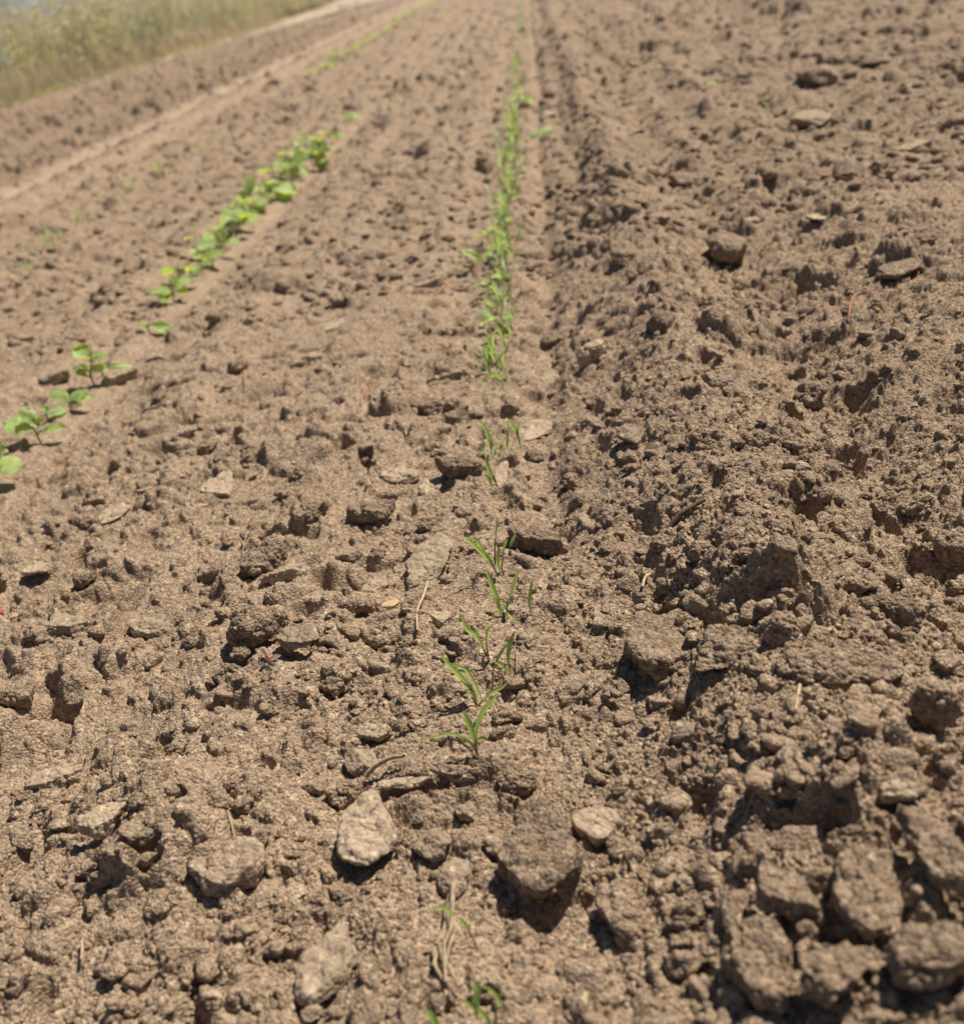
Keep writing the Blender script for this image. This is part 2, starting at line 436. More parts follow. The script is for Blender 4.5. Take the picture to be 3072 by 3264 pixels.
# ------------------------------------------------------------------ clods and stones traced from the photograph
# tile, x, y, width, height (zoomed pixels), kind, turn in degrees, label
CL = """
A 1270 845 180 150 s 10 1|pale thick soil slab with a grey shaded front, upslope of the long wedge clod
A 650 1010 170 110 s 0 1|pale flat crust piece with a dark gap under its front edge
A 860 1650 270 150 s -8 1|pale diamond shaped crust slab lying alone on fine soil
A 400 1640 240 130 s -5 1|flat topped clod with a dark front, beside the pale diamond shaped slab
A 220 1320 150 110 s 15 1|dusty rounded crust piece near the edge of the photo, below the radishes
A 1100 1750 120 70 c -30 1|small slanting clod just downhill of the pale diamond shaped slab
A 1560 1250 260 150 b 28 2|long dark fronted clod rising to one side, above a layered slab
A 1690 1340 290 110 s 22 1|thin layered slab tucked under the long dark fronted clod
A 1450 1640 260 230 c 0 2|big crumbly round clod next to the small pink centred weed
A 1720 1730 230 170 q 12 1|grey flat stone chip behind the small pink centred weed
A 1790 985 240 170 b 18 2|thick clod with a rust red bit against its foot
A 490 1020 160 140 c 0 1|round clod leaning on the pale flat crust piece
A 410 1115 100 100 c 0 1|small dark fronted lump below the round clod
A 320 200 190 100 s 4 1|flat tan slab beside the tallest near radish seedling
A 1810 90 190 110 s 10 1|pale square crust plate lying flat and out of focus
A 1380 130 120 90 c 15 1|clod with a dark corner beside the pale square plate
A 700 210 220 80 s 25 1|tilted crust slab behind the fourth radish seedling
A 900 90 120 60 s 10 1|thin slab with a dark lip, above the tilted crust slab
A 1330 1920 170 120 c 20 1|low clod at the edge of a long shadow, beside the small weed
A 1390 1815 110 90 c 0 1|dark shaded lump at the foot of the big crumbly clod
A 1130 935 140 110 s 30 1|flat crust flake in front of the pale thick slab
A 480 1370 130 110 c 20 1|grey sided pointed clod among fine crumbs
A 215 1690 130 150 c 40 1|steep clod touching the flat topped clod
A 1450 665 110 100 c 0 1|round knobbly clod on open soil between the two rows
A 560 900 150 130 c 10 1|broad knobbly clod above the pale flat crust piece
A 1770 760 160 110 c 20 1|blunt clod uphill of the clod with the red bit
A 850 870 120 40 s 0 1|low cracked crust edge on the radish side
A 1200 600 130 90 c 0 1|hollow edged clod with a dark pocket
A 920 320 70 70 c 0 1|small peg shaped lump near the fourth radish seedling
A 1050 540 150 60 s 10 1|lifted crust flap with a black gap beneath it
A 100 1590 60 50 p 0 1|small smooth pebble beside the hole with a red flake
B 620 1285 250 290 s 60 2|large pale flat crust plate with a ragged edge, beside the sharpest carrot seedling
B 290 990 270 150 b -15 2|wedge shaped clod with a sloping top, on the left bank of the row
B 1240 510 170 200 s 65 1|pale upright crust slab right behind the carrot seedling pair
B 640 840 130 160 s 70 1|leaning crust flake between the wedge clod and the carrot row
B 790 720 260 110 b -8 2|long loaf shaped clod with a shadowed underside beside the carrot row
B 1250 1150 310 150 b -8 2|broad overhanging soil plate with a black gap, right of the tall purple carrot stem
B 840 980 120 90 r 0 1|small dark stone chip with crumbs around it, on the row ledge
B 700 978 50 30 p 0 0|tiny round buff pebble on the row ledge
B 1170 770 110 90 r 15 1|speckled grey chip standing just right of the slender carrot seedling
B 1460 810 110 100 c 0 1|squat clod with a shaded front at the edge of the smooth groove
B 1800 530 170 130 r 0 2|dark angular stone at the foot of the loose bank
B 310 1420 190 130 s 40 1|flat angular clod below the knobbly lump, downhill of the wedge
B 255 1530 140 100 c 0 1|round crumbly clod like a bun beside the ochre pebble
B 150 1535 110 70 c 0 1|small crumbly clod touching the bun shaped one
B 690 1605 130 90 s -30 1|thin crust chip beside the pale split stick
B 400 1530 105 52 p 0 1|flat orange buff pebble between crumbly clods
B 155 1240 150 100 q 10 1|flat grey stone with a cavity in its middle
B 650 615 180 70 c 5 1|low bar shaped clod in front of a raised crust edge
B 250 490 110 70 c 0 1|small clod with a dark hollow front, out on the bare strip
B 750 200 250 60 s 0 1|long crust edge below the arching carrot leaves
B 1330 210 110 90 s -35 1|small leaning flake beside the groove
B 1650 1580 160 190 s 75 1|upright smooth crust piece on the right slope
B 1820 1400 150 100 q 5 1|flat stone capping a dark gap on the right slope
B 1590 50 240 90 s 33 2|long slab tilted diagonally above the groove
B 1540 1330 70 110 c 80 1|narrow standing chip on the right slope
B 1050 760 90 140 s 80 1|thin sheet of soil standing on edge by the carrot stem
B 450 770 150 160 s 50 1|broad broken crust flake in the hollow
B 760 1710 130 80 c 0 1|low clod over the long black crack, near the grey root
B 1100 380 100 100 c 20 1|dark peaked clod behind the carrot seedling pair
B 1240 660 120 90 c 0 1|crumbly clod in front of the upright crust slab
B 640 360 150 100 c 30 1|knobbly clod pair in the hollow left of the row
B 750 360 80 70 c 0 1|small dark sided clod touching the knobbly pair
B 620 1050 150 90 c 10 1|overhanging clod on the lip above the ledge
B 330 1230 110 90 c 0 1|dark crumbly lump left of the large pale plate
B 1120 1560 100 60 s -20 1|crust flake at the foot of the second carrot seedling
B 1660 1210 110 70 c 0 1|brown clod at the edge of the right slope
B 60 1990 150 110 c 0 1|sandy clod beside the dark rootlet
B 350 1740 180 80 c 0 1|long low clod with dark cracks below the bun shaped clod
B 480 1760 110 70 c 0 1|tiny capped lump left of the double stemmed seedling
T 470 225 200 130 q 5 2|grey slab stone with a black hollow beneath, on the loose bank
T 980 300 170 150 c 0 2|round granular ball of soil sitting in a dark hollow
T 700 320 90 70 c 0 1|little round clod left of the granular ball
T 340 565 200 140 c 20 1|sloping sandy clod with a smooth top, on the bank
T 690 565 200 130 c 0 1|crusty clod with a sharp dark front, on the bank
T 640 890 290 200 b 5 2|large smooth flat clod in the middle of the loose bank
T 1210 885 140 90 r -10 1|pale grey stone half buried in granular soil
T 900 735 160 80 s -25 1|tilted flake above the large smooth clod
T 950 600 150 110 c 0 1|dark granular clod with a shaded hollow
T 1830 1180 230 240 c 10 2|big dark shaded clod at the edge of the photo
T 100 1740 330 400 b 80 2|tall granular clod forming the left wall of the deep crater
T 460 1790 280 300 b 60 2|broad granular clod forming the right wall of the deep crater
T 1090 1850 560 280 b -12 3|huge smooth topped mound of compressed soil
T 820 1650 220 190 c 25 2|granular clod with an overhang and a black cave
T 1440 1560 320 170 c -40 2|long ridge shaped clod with a shaded flank
T 130 1180 170 130 c 0 1|ball shaped crumb clod below the dark bark chip
T 1540 1690 130 90 c -10 1|smooth small clod beside the huge mound
T 1080 920 80 60 c 0 0|little dark clod next to the half buried grey stone
T 30 960 210 120 q 15 1|flat grey stone lying between the plants and the bank
T 1240 1410 160 110 c 0 1|brown clod on the far rim of the ridge clod
T 340 1210 160 110 c 10 1|squarish crumb clod under the bark chip
T 800 1440 180 110 c 0 1|rounded clod crowned with grains, behind the cave clod
T 1420 940 160 150 c 0 1|reddish dark clump beside the half buried grey stone
T 1640 950 230 150 c 0 2|coarse clump of grains over a black hollow
T 500 1580 130 110 c 0 1|small ball clod behind the crater
T 1330 700 160 80 c 10 1|ragged clod on the far bank
T 620 1230 180 90 c 0 1|crumbly ledge clod on the bank slope
T 150 560 60 60 c 0 0|small dark crumb beside the angular stone
D 1290 1080 420 330 q -15 2|big flat grey stone with a shaded underside, the largest stone on the bare side
D 890 440 150 160 c 60 1|taller of two touching round clods
D 1025 390 130 110 c 0 1|smaller of two touching round clods
D 1270 690 125 120 c 0 1|smooth egg shaped clod, rounder of a pair
D 1415 705 140 110 c 15 1|crumbly clod beside the egg shaped one
D 610 780 250 170 s 10 2|low domed crust with a dark crack along its front
D 300 570 320 170 s 15 1|broad thin crust sheet with a lifted front edge
D 140 655 110 90 c 0 1|round clod in front of the broad thin crust sheet
D 250 725 110 80 c 0 1|second round clod in front of the broad thin crust sheet
D 1520 890 110 150 c 70 1|upright narrow clod uphill of the big grey stone
D 920 1330 170 110 c 0 1|clod with a brown shaded face, below the big grey stone
D 820 1650 150 110 c 0 1|low clod with a shaded edge in the smooth foreground
D 1270 1850 230 140 c 0 2|low broad clod with a dark curved crack in front
D 1810 1920 120 110 r 20 1|small pale stone beside the bottom slab
D 1835 600 140 110 r -10 1|rounded pale stone uphill of the big pale plate
D 1005 620 90 70 c 0 1|small clod on the sandy rise
D 500 1085 120 90 c 10 1|blocky clod with a dark brown front
D 330 990 180 90 c 0 1|domed lump with a crescent shadow
D 1690 1240 230 170 s 15 1|flat crust patch right of the big grey stone
D 840 1010 150 90 c 25 1|ragged crust shard uphill of the big grey stone
D 90 70 180 130 c 0 2|dark fronted clod cut by the edge of the photo
D 660 1480 170 90 c 0 1|clod roofing a dark burrow in the sandy foreground
D 430 80 100 70 c 0 1|small lump on the sandy flat above the thin sheet
D 1360 580 120 70 c 10 1|clod over a black hole near the egg shaped clod
D 810 900 160 90 c 20 1|pair of crumbs fused into one clod, below the domed crust
D 660 1590 80 60 c 0 0|small loose crumb in the mouth of the dark burrow
D 1720 1000 140 60 c 0 1|dark pitted lump between the grey stone and the pale plate
D 1170 1000 140 130 c 30 1|crusty hump leaning on the big grey stone
E 265 850 340 370 s 70 2|large pale oval crust plate, brightest in the foreground
E 1250 940 400 480 b 75 4|tall square block of compressed soil standing in the row
E 640 930 210 210 r 30 2|dark brown faced stone between the oval plate and the square block
E 1610 820 290 220 s -38 2|pale tilted slab casting a round shadow on its neighbour
E 1750 1290 280 330 b 65 3|rounded block with a deep shadow along its side, below the tilted slab
E 800 520 280 120 c 0 1|ledge shaped clod in front of the lowest carrot seedling
E 490 580 350 80 s -5 1|thin broken crust plate under the pale straw
E 225 440 180 160 r 20 1|grey stone carrying a tiny white splinter
E 320 290 200 110 s -10 1|sandy crust wedge uphill of the grey stone
E 1075 200 180 100 c 0 1|bun shaped pebble clod next to a carrot leaf
E 1150 560 220 170 c 0 1|broad low clod uphill of the square block
E 150 650 200 170 c 10 2|blocky clod above the pale oval plate
E 1000 930 120 130 r 40 1|small ochre topped stone beside the square block
E 800 240 110 60 s -15 1|small triangular chip beneath a carrot leaf
E 1520 200 180 120 c 0 1|crumbly dark clod near the crater
E 840 740 130 120 r 50 1|small grey standing stone between crumbs
E 790 1130 170 210 r 70 1|grey brown stone from which a dead root hangs
E 665 1860 110 130 c 50 1|small peaked clod at the bottom of the photo
E 30 1640 260 400 s 80 3|large pale slab standing at the bottom of the photo with a deep shadow
E 1780 620 180 120 c 10 1|granular clod behind the pale tilted slab
E 1100 1470 70 60 c 0 0|tiny dark sided lump alone on the smooth foreground
E 960 1830 110 60 c 0 1|tan lump with a black front behind the lowest leaves
E 1060 290 150 100 c 0 1|dark based clod under the bun shaped one
F 830 1250 350 230 b -38 3|sharp edged stone with a wide dark face inside the deep hollow
F 1300 1170 330 430 b 78 4|tall boulder of soil with a smooth dark side and pitted top
F 1680 960 230 480 b 105 3|long upright slab like a finger on the bank
F 1500 620 240 150 s 0 1|smooth pale cap piece above the long upright slab
F 680 1600 360 440 b 112 3|big upright chunk with a pointed top beside a dark trench
F 1100 1680 380 300 b 20 3|squat wide chunk downhill of the sharp edged stone
F 1650 1600 420 340 b 10 3|massive clod with a hollow dark face at the bottom corner
F 770 940 430 230 b -12 2|crumb covered mound overhanging the deep hollow
F 250 1340 220 180 c 0 2|grainy block leaning on the shadowed rounded block
F 240 1630 240 150 c 0 2|low grainy clod in the shade of the big upright chunk
F 340 540 280 180 c 15 2|dark hollow sided clod on the loose slope
F 1710 140 240 230 c 0 3|round dark bellied clod near the edge, above the finger slab
F 1620 360 160 120 c 0 1|small grainy clod below the round dark bellied one
F 240 280 170 140 r 10 1|grey brown stone half sunk at the top of the loose slope
F 740 190 180 160 c -30 1|clod with a sloping smooth top below the huge mound
F 920 330 150 110 c 0 1|overhanging small clod with a black mouth
F 560 780 170 70 s 20 1|thin slab with a dark slot under it
F 850 630 140 100 c 0 1|dark pocketed clod in the middle of the loose slope
F 1400 1960 220 120 c 0 2|clod cut off by the bottom edge of the photo
F 340 1110 250 90 s 38 1|thin slanting slab pointing up beside the deep hollow
F 1180 400 90 90 c 20 0|pointed small crumb on the loose slope
F 1200 860 130 60 c 0 1|flat crumb at the top of the tall boulder
G 980 690 200 110 s 22 2|blurred slab with a sharp dark front, far up the bank
G 240 1040 170 110 c 0 2|very dark rounded clod in the loose bank
G 480 1420 200 190 c 0 3|dark brown clod casting a long black shadow
G 1200 980 180 120 c 0 2|blurred dark twin clod far on the right
G 115 910 80 120 c 70 1|narrow dark clod beside the loose bank
G 90 1250 120 80 r 0 1|small flat dark stone beside the groove
G 1030 420 190 150 c 0 2|dark lump high in the blurred distance
G 1500 1560 230 140 q 0 2|smooth grey oval stone on the far right
G 1340 350 170 90 c 0 1|blurred dark clod near the top of the photo
G 1000 1300 100 80 s 0 1|pale squarish flake on the right bank
G 1560 850 220 90 s 0 1|pale smooth crust patch near the right edge
G 100 1850 160 170 c 0 2|round granular clod above the smooth groove
G 1800 1400 160 120 c 0 1|knobbly clod at the far right edge
G 920 1540 220 80 c -15 1|long granular ridge clod
G 1640 1380 170 90 c 20 1|dark clod pair near the right edge
G 640 1270 120 60 s 10 1|brown flake with a thin shadow
G 450 1220 110 70 c 0 1|small dark clod uphill of the dark brown clod
G 1050 850 220 60 c 10 1|long blurred clod with a dark hollow front
H 1360 1960 190 110 c -5 2|oval clod roofing a black hollow beside the groove
H 1170 1920 60 50 c 0 1|tiny round clod between the row and the black hollow
H 1450 295 110 60 c 0 2|dark blurred clod near the top of the middle furrow
H 600 1660 230 80 s 0 1|wide pale crust plate, blurred, left of the carrot row
H 70 1900 170 80 s 0 1|pale blurred slab on the bare strip
H 830 430 80 50 s 20 2|small pale blurred stone high in the field
H 970 940 90 60 c 0 1|dark lump touching the blurred carrot row
H 1320 660 100 60 s 10 1|pale lump right of the blurred carrot row
H 1780 770 120 90 s -30 1|tilted pale slab high on the bank
H 1750 1470 160 140 c 10 2|large dark blurred clod on the bank crest
H 1210 1790 100 90 c 60 1|peaked clod beside the carrot row
H 750 1850 160 90 c 0 1|brown clod with a shadowed front, left of the carrot row
H 260 790 110 50 c 0 2|blurred brown clod beyond the end of the radish clump
H 360 660 80 60 c 0 2|dark round blurred clod by the radish strip
I 130 1970 140 50 s 0 1|pale smooth stone above the near radishes
I 1280 1900 90 90 c 60 1|dark pointed clod below the lone radish seedling
I 720 1740 90 40 s 0 1|small pale blurred flake left of the radish clump
I 1210 570 110 60 c 0 3|dark blurred clod in the far left of the field
I 900 1480 80 40 c 0 2|small dark blurred clod left of the radish row
"""

# hollows: tile, x, y, width (zoomed pixels), depth in metres
HOLES = """
T 240 1690 110 .022
T 740 1660 60 .010
T 800 1760 110 .014
T 1080 200 150 .016
T 860 260 90 .012
T 330 1310 130 .010
T 1700 1000 180 .018
T 1750 1150 170 .015
T 1350 1010 110 .012
T 250 1080 110 .010
T 520 1010 70 .010
T 1480 1640 110 .012
T 840 480 90 .008
F 960 1480 190 .030
F 930 1150 90 .022
F 460 1120 150 .020
F 1530 1330 190 .030
F 1750 1330 150 .022
F 1750 1830 200 .028
F 1230 1250 60 .012
F 330 1790 150 .018
F 380 1560 90 .014
F 1480 1000 80 .018
F 1790 330 110 .012
F 900 390 90 .010
F 700 250 70 .008
F 300 600 110 .010
F 70 1400 60 .010
E 1000 1000 80 .008
E 1730 1450 130 .018
E 60 740 70 .008
E 490 830 60 .007
E 700 600 80 .006
E 20 1000 60 .006
E 720 1650 90 .010
E 620 1500 50 .005
B 600 1700 60 .007
B 130 1850 80 .008
B 1260 1830 80 .007
B 1500 1560 80 .007
B 1270 1210 70 .007
B 600 1420 70 .005
B 180 1420 60 .005
B 220 500 60 .008
B 1360 140 90 .010
B 650 1680 90 .010
B 1700 600 90 .007
B 1460 1560 60 .006
A 600 1080 110 .009
A 410 1160 80 .008
A 1230 920 90 .008
A 1440 1380 110 .012
A 1420 1730 90 .010
A 1700 1090 90 .010
A 50 1500 90 .012
A 740 650 60 .010
A 920 680 90 .007
A 1100 540 110 .010
A 1280 580 60 .008
A 1110 120 90 .012
A 620 600 60 .008
A 540 1250 60 .006
A 1560 800 60 .008
D 650 1510 130 .014
D 860 500 80 .009
D 590 1310 70 .008
D 60 90 120 .010
D 210 1370 110 .006
D 1340 600 70 .007
D 1500 1130 50 .006
D 1690 1010 80 .006
D 890 1390 70 .008
D 540 1640 70 .007
D 1410 1380 60 .006
D 330 370 60 .005
D 760 1900 60 .004
G 240 1060 130 .022
G 480 1440 170 .022
G 1200 1010 150 .022
G 1010 880 170 .018
G 1040 430 150 .024
G 1330 370 130 .018
G 120 930 70 .014
G 860 600 110 .014
G 590 570 100 .012
G 680 1390 70 .010
G 370 1600 70 .008
G 330 1340 60 .008
G 1250 1610 60 .010
G 1680 1720 80 .010
G 1640 470 80 .014
H 1360 1990 120 .016
H 970 950 70 .014
H 1510 900 120 .014
H 1490 1060 110 .012
H 1690 1450 110 .014
H 1660 1560 80 .012
H 1600 1050 90 .012
H 840 1200 70 .010
H 550 1000 60 .012
H 360 1430 100 .010
H 220 1440 70 .010
H 820 1380 70 .008
H 240 1800 90 .008
H 350 1580 70 .008
H 130 1270 100 .010
H 540 1075 50 .008
H 890 1930 70 .008
H 780 1850 110 .010
H 440 770 100 .012
H 360 1130 90 .008
I 1210 580 100 .03
I 300 820 100 .02
I 500 850 100 .02
I 420 880 80 .016
I 1250 1180 70 .012
I 870 1480 70 .008
I 1300 1330 60 .01
"""


def ground_span(t, x, y, w, h):
    u, v = px(t, x, y); gx, gy, z, dep = on_soil(u, v)
    r = ray(u, v); sd_ = -r[2] / np.linalg.norm(r)
    return gx, gy, z, w * ZK * dep / FPX, h * ZK * dep / FPX, sd_


for ln in HOLES.strip().splitlines():
    t, x, y, w, d = ln.split()
    u, v = px(t, float(x), float(y)); gx, gy, dep = on_plane(u, v, 0.004)
    PITS.append((gx, gy, max(0.42 * float(w) * ZK * dep / FPX, 0.002), min(float(d) * 1.25, 0.36 * float(w) * ZK * dep / FPX)))

# ------------------------------------------------------------------ clod shapes
ICO = {}


def ico(n):
    if n not in ICO:
        bm = bmesh.new(); bmesh.ops.create_icosphere(bm, subdivisions=n, radius=1.0)
        bm.verts.ensure_lookup_table()
        v = np.array([p.co[:] for p in bm.verts]); v /= np.linalg.norm(v, axis=1)[:, None]
        ICO[n] = (v, np.array([[q_.index for q_ in f.verts] for f in bm.faces])); bm.free()
    return ICO[n]


def clod_verts(rng, n, sx, sy, sz, kind, planes=None):
    d, F_ = ico(n)
    K = {'s': 13, 'r': 11, 'c': 13, 'p': 26, 'b': 13}[kind]
    nrm = rng.normal(size=(K, 3)); nrm /= np.linalg.norm(nrm, axis=1)[:, None]
    off = rng.uniform(0.62, 1.0, K)
    if kind in 'sb':
        nrm[0] = (rng.normal() * .06, rng.normal() * .06, 1); off[0] = 0.62
        nrm[1] = (rng.normal() * .1, rng.normal() * .1, -1); off[1] = 0.7
        nrm[2:, 2] *= 0.35; nrm /= np.linalg.norm(nrm, axis=1)[:, None]
    if kind == 'c': off = rng.uniform(0.72, 1.0, K)
    dots = d @ nrm.T
    rr = np.where(dots > 0.05, off[None] / np.maximum(dots, 0.05), 9.0)
    k_ = {'s': 34, 'r': 40, 'c': 20, 'p': 6, 'b': 26}[kind]
    r = -np.log(np.exp(-k_ * np.minimum(rr, 3)).sum(1) + np.exp(-k_ * 1.15)) / k_
    P = d * r[:, None] * np.array([sx, sy, sz]) / 1.6
    s0 = (sx * sy * sz) ** (1 / 3.); o = rng.uniform(0, 500, 3)
    N_ = d / np.array([sx, sy, sz]); N_ /= np.linalg.norm(N_, axis=1)[:, None]
    amp = {'s': .55, 'r': .6, 'c': 1.0, 'p': .25, 'b': .75}[kind]
    Q = P + o
    def n3(sc, sd_): return vn3(Q[:, 0] / sc, Q[:, 1] / sc, Q[:, 2] / sc, sd_)
    dsp = amp * (0.10 * s0 * n3(0.45 * s0, 1) + 0.055 * s0 * n3(0.2 * s0, 2))
    if kind in 'csrb':
        g = {'c': 1.0, 's': .7, 'r': .55, 'b': .95}[kind]
        for sc, am in ((0.0085, .45), (0.0042, .5), (0.0021, .6)):
            if n >= (6 if sc < .003 else 5 if sc < .005 else 4) or s0 < sc * 12:
                if sc < s0 * 0.6:
                    dsp = dsp + g * am * sc * (grains3(Q[:, 0] / sc, Q[:, 1] / sc, Q[:, 2] / sc, 7) - 0.45)
    P = P + N_ * dsp[:, None]
    return P, F_


def rot_np(P, rx, ry, rz_):
    R = np.array(Matrix.Rotation(rz_, 3, 'Z') @ Matrix.Rotation(ry, 3, 'Y') @ Matrix.Rotation(rx, 3, 'X'))
    return P @ R.T


NAMEK = {'s': ('soil_slab', 'slab', 'crust slabs lying on the tilled soil'), 'c': ('soil_clod', 'clod', 'soil clods lying on the tilled soil'),
         'r': ('stone', 'stone', 'stones lying on the tilled soil'), 'b': ('soil_block', 'soil block', 'blocks of compressed soil on the tilled bed'), 'p': ('pebble', 'pebble', 'pebbles lying on the tilled soil')}
taken = []; NEWM = []
rc = np.random.default_rng(5)
for ln in CL.strip().splitlines():
    head, label = ln.split('|'); t, x, y, w, h, kind, rot, sz_ = head.split()
    stony = kind in 'rq'; kind = 's' if kind == 'q' else kind
    x, y, w, h, rot, sz_ = map(float, (x, y, w, h, rot, sz_))
    gx, gy, gz, W, Hh, sdp = ground_span(t, x, y, w, h)
    cdp = math.sqrt(1 - sdp * sdp)
    if kind == 'b':
        th = 0.34 * min(W, Hh / max(sdp, .3)); D_ = max((Hh - th * cdp * .8) / sdp, .5 * W); bury = 0.20
    elif kind == 's':
        th = 0.30 * min(W, Hh / max(sdp, .3)); D_ = max((Hh - th * cdp) / sdp, th); bury = 0.22
    elif kind == 'r':
        th = 0.52 * min(W, Hh); D_ = max((Hh - th * cdp * .8) / sdp, 0.5 * W); bury = 0.22
    elif kind == 'c':
        th = 0.66 * min(W, Hh); D_ = max((Hh - th * cdp * .8) / sdp, 0.6 * min(W, Hh)); bury = 0.24
    else:
        th = 0.5 * Hh; D_ = Hh / sdp * .8; bury = 0.25
    th *= (1.0 + 0.16 * sz_) * (0.85 if sz_ < 1 else 1)
    if kind == 'b' and w > 500: bury = 0.62; th *= .8
    W *= 1.06 + 0.05 * max(sz_ - 1, 0); D_ *= 1.06 + 0.05 * max(sz_ - 1, 0)
    if t in 'GHI': th *= .72; W *= .9
    if t == 'F' and sz_ > 2: th *= 1.15; bury = min(bury, 0.12)
    # W and D_ are the spans seen across and in depth; a turned piece takes its long side along rot
    a = rad(rot); long_, short = (W, D_) if abs(math.cos(a)) > 0.6 else (D_, W)
    npx = W / max(0.2, math.hypot(gy, CAM_H)) * 961
    n = 6 if npx > 34 else 5 if npx > 13 else 4
    P, F_ = clod_verts(rc, n, long_ / 2 * 1.75, short / 2 * 1.75, th / 2 * 2.1, kind)
    tl = {'s': .10, 'r': .18, 'c': .12, 'p': .1, 'b': .08}[kind]
    P = rot_np(P, rc.normal() * tl, rc.normal() * tl, 0)
    P[:, 0] *= long_ / np.ptp(P[:, 0]); P[:, 1] *= short / np.ptp(P[:, 1]); P[:, 2] *= th * 1.3 / np.ptp(P[:, 2])
    P = rot_np(P, 0, 0, a)
    top, bot = P[:, 2].max(), P[:, 2].min()
    zc = gz - bot - bury * (top - bot)
    # centre so that the visible middle sits on the traced point
    u, v = px(t, x, y)
    for _ in range(4):
        cx_, cy_, dep = on_plane(u, v, (gz + zc + top) / 2)
        gs = [hz(cx_ + a_ * W * .3, cy_ + b_ * W * .3, True) for a_, b_ in ((0, 0), (1, 0), (-1, 0), (0, -1))]; gz = 0.5 * gz + 0.5 * (min(gs) if sz_ < 2 else sum(gs) / 4 + 0.0015 * (sz_ > 2))
        zc = gz - bot - bury * (top - bot)
    nm, cat, grp = NAMEK[kind]
    mat = {'s': 'crust', 'r': 'rock', 'c': 'clod', 'b': 'soil', 'p': 'pebble'}[kind]
    if kind == 'b' and sz_ > 2 and t == 'F': mat = 'clod'
    if stony: nm, cat, grp = NAMEK['r']; mat = 'rock'
    o = link(nm, mesh_np(nm, P, F_, M[mat]), None, (cx_, cy_, zc))
    tag(o, label, cat, grp)
    taken.append((cx_, cy_, max(W, D_) / 2)); NEWM.append((cx_, cy_, long_ / 2 * 1.12, short / 2 * 1.12, a, 0.10 * th))
MOATS.extend(NEWM)
print('traced clods', len(taken))

# ------------------------------------------------------------------ the ground: one sheet from under the camera to the horizon
OX, OY = 0.0, -0.20
az = np.concatenate([np.arange(-180, -48, 4.0), np.arange(-48, -36, 0.35), np.arange(-36, 24, 0.062), np.arange(24, 34, 0.25), np.arange(34, 180, 4.0)])
rs = [0.02, 0.08, 0.16, 0.24, 0.30]
r_ = 0.32
while r_ < 900:
    rs.append(r_)
    Yc = max(r_ - 0.2, 0.1); base = 0.72 * (Yc * Yc + CAM_H ** 2) / (CAM_H * 961)
    if Yc > 0.9: base = min(base, 0.0021 * Yc ** 1.1)
    if Yc > 14: base = 0.06 * Yc
    r_ += base
rs = np.array(rs)
A_, R_ = np.meshgrid(np.radians(az), rs)
GX = (OX + R_ * np.sin(A_)); GY = (OY + R_ * np.cos(A_))
dr = np.gradient(rs)[:, None] * np.ones_like(A_); da = np.gradient(np.radians(az))[None, :] * R_
SP = np.maximum(np.minimum(dr, 0.03), np.minimum(da, 3)); SP = np.where(da > 0.02 * np.maximum(R_, .3), 1.0, SP)
print('ground verts', GX.size)
GZ = height(GX.ravel(), GY.ravel(), SP.ravel()).reshape(GX.shape)
fade = 1 - sstep(18, 60, R_); GZ = GZ * fade
nr, na = GX.shape
idx = np.arange(nr * na, dtype=np.int64).reshape(nr, na)
nxt = np.roll(idx, -1, axis=1)
q = np.stack([idx[:-1], nxt[:-1], nxt[1:], idx[1:]], axis=-1).reshape(-1, 4)[:, ::-1]
V = np.stack([GX, GY, GZ], -1).reshape(-1, 3)
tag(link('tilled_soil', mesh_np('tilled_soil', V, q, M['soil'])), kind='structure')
del V, q, GX, GY, GZ, A_, R_, SP

# ------------------------------------------------------------------ further clods of the same soil between the traced ones
protos = []
for i in range(10):
    kd = 'c' if i % 3 else 's'
    P, F_ = clod_verts(rc, 5, 1.0 * .01, .78 * .01, (.55 if kd == 'c' else .3) * .01, kd)
    protos.append(mesh_np('soil_clod', P, F_, M['clod' if i % 2 else 'soil']))


def zone(xr, y):
    if y > 1.6: return 'blurred small clod on the tilled soil of the far field', 'small clods of the far field'
    if xr > 0.05: return 'small crumbly clod lying loose on the bank beside the carrot row', 'small clods on the loose bank'
    if xr > -0.30: return 'small clod lying close beside the carrot seedlings', 'small clods beside the carrot row'
    return 'small clod lying on the bare soil between carrot and radish rows', 'small clods on the bare soil'


cnt = 0
while cnt < 120:
    u = rc.uniform(0, 3072); v = 3264 * rc.uniform(0.06, 1.0) ** 0.9
    gx, gy, dep = on_plane(u, v, 0.004)
    xr = gx - ROW
    if abs(gx - RADROW - .04) < .035 or (abs(xr) < 0.018) or abs(xr - .055) < .015: continue
    r = rc.uniform(0.0035, 0.0075) * (1 + 0.25 * (gy > 1)) * (1.25 if xr > .05 else 1)
    if any((gx - a_) ** 2 + (gy - b_) ** 2 < (c_ * .8 + r) ** 2 for a_, b_, c_ in taken): continue
    z = hz(gx, gy)
    o = link('soil_clod', protos[int(rc.integers(len(protos)))], None, (gx, gy, z + r * 0.15))
    k_ = r / 0.008; o.scale = (k_, k_ * rc.uniform(.8, 1.1), k_ * rc.uniform(.8, 1.2)); o.rotation_euler = (rc.normal() * .25, rc.normal() * .25, rc.uniform(0, 6.28))
    lb, gp = zone(xr, gy); tag(o, lb, 'clod', gp)
    taken.append((gx, gy, r)); cnt += 1

